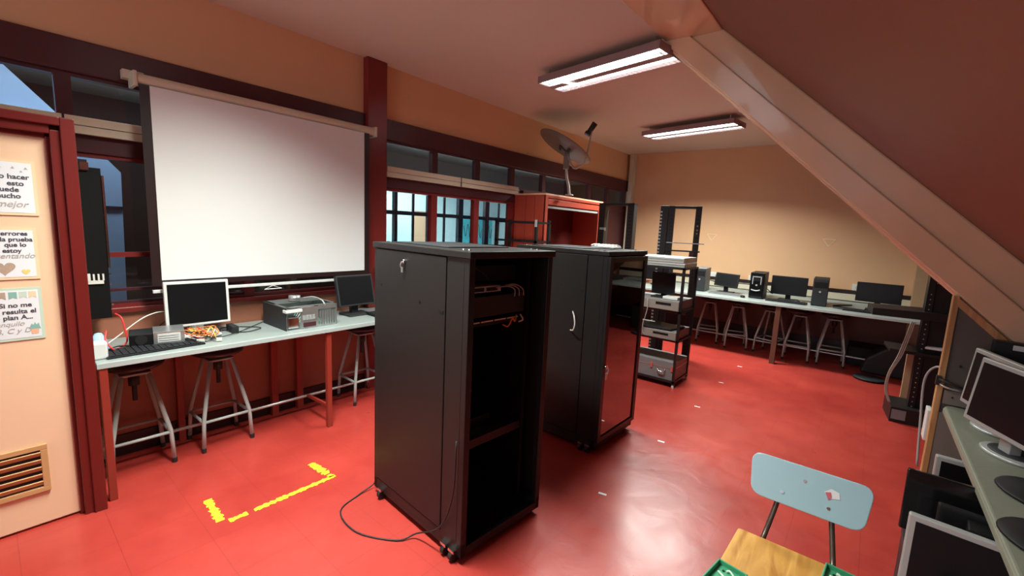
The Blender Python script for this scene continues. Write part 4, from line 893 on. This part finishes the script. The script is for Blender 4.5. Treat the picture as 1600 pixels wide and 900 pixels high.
# monitors stacked under the counter
def lean(name, label, loc, rz, wd, ht, tilt, m, bez=.02):
    o = thing(name, label, 'monitor', loc, rz, group='monitors stowed under the counter')
    T = Matrix.Rotation(radians(-tilt), 4, 'X')
    b = MB(); b.box(0, wd, 0, .03, 0, ht, T); b.box(.05, wd - .05, .03, .06, .04, ht - .04, T); b.build('casing', m, o, bevel=.006)
    MB().box(bez, wd - bez, -.0015, .002, bez, ht - bez, T).build('screen', 'screenoff' if m != 'glossblack' else 'glossblack', o)
    return o
lean('monitor', 'large silver framed monitor under the counter, nearest of the pile', (.20, 1.90, .34), -.10, .40, .365, 6, 'silver')
lean('monitor', 'glossy black monitor lying askew under the counter on the pile', (.21, 2.22, .50), -.05, .42, .235, 12, 'glossblack', .012)
lean('monitor', 'silver framed monitor standing at the back under the counter', (.325, 2.60, .35), -.05, .38, .34, 4, 'silver')
lean('monitor', 'dark monitor between the black one and the silver ones under the counter', (.29, 2.08, .46), -.08, .36, .235, 10, 'dark', .014)
o = thing('black_speaker', 'black box with a white square socket among the stowed monitors', 'device', (.36, 2.03, .55), -.1); B(0, .10, 0, .10, 0, .12).build('casing', 'dark', o, bevel=.004); f = MB(); f.box(.03, .09, -.003, 0, .06, .068); f.box(.03, .09, -.003, 0, .10, .108); f.box(.03, .038, -.003, 0, .06, .108); f.box(.082, .09, -.003, 0, .06, .108); f.build('socket_frame', 'silver', o)
o = thing('dark_keyboard_case', 'dark flat device with a silver edge before the nearest stowed monitor', 'device', (.27, 1.78, .50), -.1, rot=(.2, .25, -.2)); B(0, .14, 0, .12, 0, .03).build('casing', 'darkgrey', o, bevel=.003); B(.02, .14, -.003, 0, .02, .026).build('silver_strip', 'silver', o)
for i, (y0, y1, z1) in enumerate(((1.84, 2.02, .335), (2.05, 2.40, .455), (2.55, 2.80, .345))):
    o = thing('cardboard_box', ['dark crate under the nearest stowed monitor', 'dark crate in the middle under the stowed monitors', 'dark crate at the back under the stowed monitors'][i], 'crate', (.24 if i < 2 else .34, y0, .0), 0, group='crates under the counter')
    B(0, .20 if i < 2 else .10, 0, y1 - y0, 0, z1).build('crate_body', 'dark', o, bevel=.004); B(-.004, .0, .02, y1 - y0 - .02, z1 - .05, z1 - .02).build('crate_handle', 'darkgrey', o)

# ------------------------------------------------------------------ school chair
chx, chy = -.085, 1.72
chr_ = thing('school_chair', 'school chair with pale blue backrest and wooden seat at the bottom right', 'chair', (chx, chy, 0), 0)
def rounded(w0, w1, h_, r_=.03, n=6):
    c_ = [(-w0 / 2, h_), (w0 / 2, h_), (w1 / 2, 0), (-w1 / 2, 0)]; out = []
    for i in range(4):
        p0, p, p1 = Vector(c_[i - 1]), Vector(c_[i]), Vector(c_[(i + 1) % 4]); a = p + (p0 - p).normalized() * r_; b_ = p + (p1 - p).normalized() * r_
        for k in range(n + 1):
            t = k / n; out.append((1 - t) ** 2 * a + 2 * t * (1 - t) * p + t * t * b_)
    return out
Tb = Matrix.Translation((.0, .245, .555)) @ Matrix.Rotation(radians(-16), 4, 'X')
pts = rounded(.405, .37, .168, .045)
br_ = MB().prism([Tb @ Vector((p.x, -.010, p.y)) for p in pts], Tb.to_3x3() @ Vector((0, .013, 0))).build('backrest', 'bluechair', chr_, bevel=.003)
q = MB()
for (x, z) in ((-.075, .045), (.075, .045), (-.01, .115)): q.cyl(Tb @ Vector((x, -.012, z)), Tb @ Vector((x, .004, z)), .006, n=10)
q.build('rivet', 'chrome', br_)
MB().prism([Tb @ Vector(p) for p in ((.055, -.0108, .10), (.075, -.0108, .118), (.10, -.0108, .112), (.105, -.0108, .09), (.075, -.0108, .082))], Tb.to_3x3() @ Vector((0, -.0008, 0))).build('sticker_remains', 'paper', br_)
MB().prism([Tb @ Vector(p) for p in ((.058, -.0118, .100), (.075, -.0118, .106), (.080, -.0118, .088), (.070, -.0118, .075))], Tb.to_3x3() @ Vector((0, -.0008, 0))).build('sticker_print', 'scratch', br_)
for s_ in (-1, 1):
    MB().tube([(s_ * .08, .298, .655), (s_ * .085, .277, .58), (s_ * .11, .215, .43), (s_ * .12, .12, .395), (s_ * .13, -.12, .395)], .0095, n=10, smooth=4).build('back_support', 'tube', chr_, smooth=True)
    for yy, fy in ((.12, .20), (-.12, -.18)): MB().tube([(s_ * .12, yy, .40), (s_ * .17, fy, 0)], .010, smooth=0).build('leg', 'tube', chr_, smooth='edge')
MB().prism([(p.x - .035, p.y - .18, .405) for p in rounded(.335, .36, .36, .012)], (0, 0, .014)).build('seat', 'seat_wood', chr_, bevel=.004)
def tray(label, loc, rz, w_=.16, d_=.22):
    t = thing('green_tray', label, 'tray', loc, rz, group='green trays on the chair seat')
    f = MB(); f.box(0, w_, 0, d_, 0, .004)
    f.build('tray_bottom', 'green', t)
    f = MB(); f.box(0, w_, 0, .006, 0, .022); f.box(0, w_, d_ - .006, d_, 0, .022); f.box(0, .006, 0, d_, 0, .022); f.box(w_ - .006, w_, 0, d_, 0, .022)
    f.build('tray_rim', 'green', t, bevel=.002)
    q = MB()
    for i in range(3): q.tube([(.02 + .0 * i, .05 + .06 * i, .008), (.06, .03 + .06 * i, .012), (w_ - .03, .06 + .06 * i, .008), (w_ - .05, .085 + .055 * i, .012), (.04, .07 + .06 * i, .008)], .004, n=6)
    q.build('tray_ribs', 'mint', t, smooth=True)
    q = MB()
    for i in range(6): q.cyl((.03 + .02 * i, .19 - .025 * (i % 3), .004), (.03 + .02 * i, .19 - .025 * (i % 3), .0055), .005, n=8)
    q.build('tray_holes', 'dark', t)
    return t
tray('green plastic tray on the left side of the wooden seat', (-.33, 1.41, .42), -.16, .10, .22)
tray('green plastic tray on the right side of the wooden seat', (-.01, 1.66, .42), -.08, .09, .22)
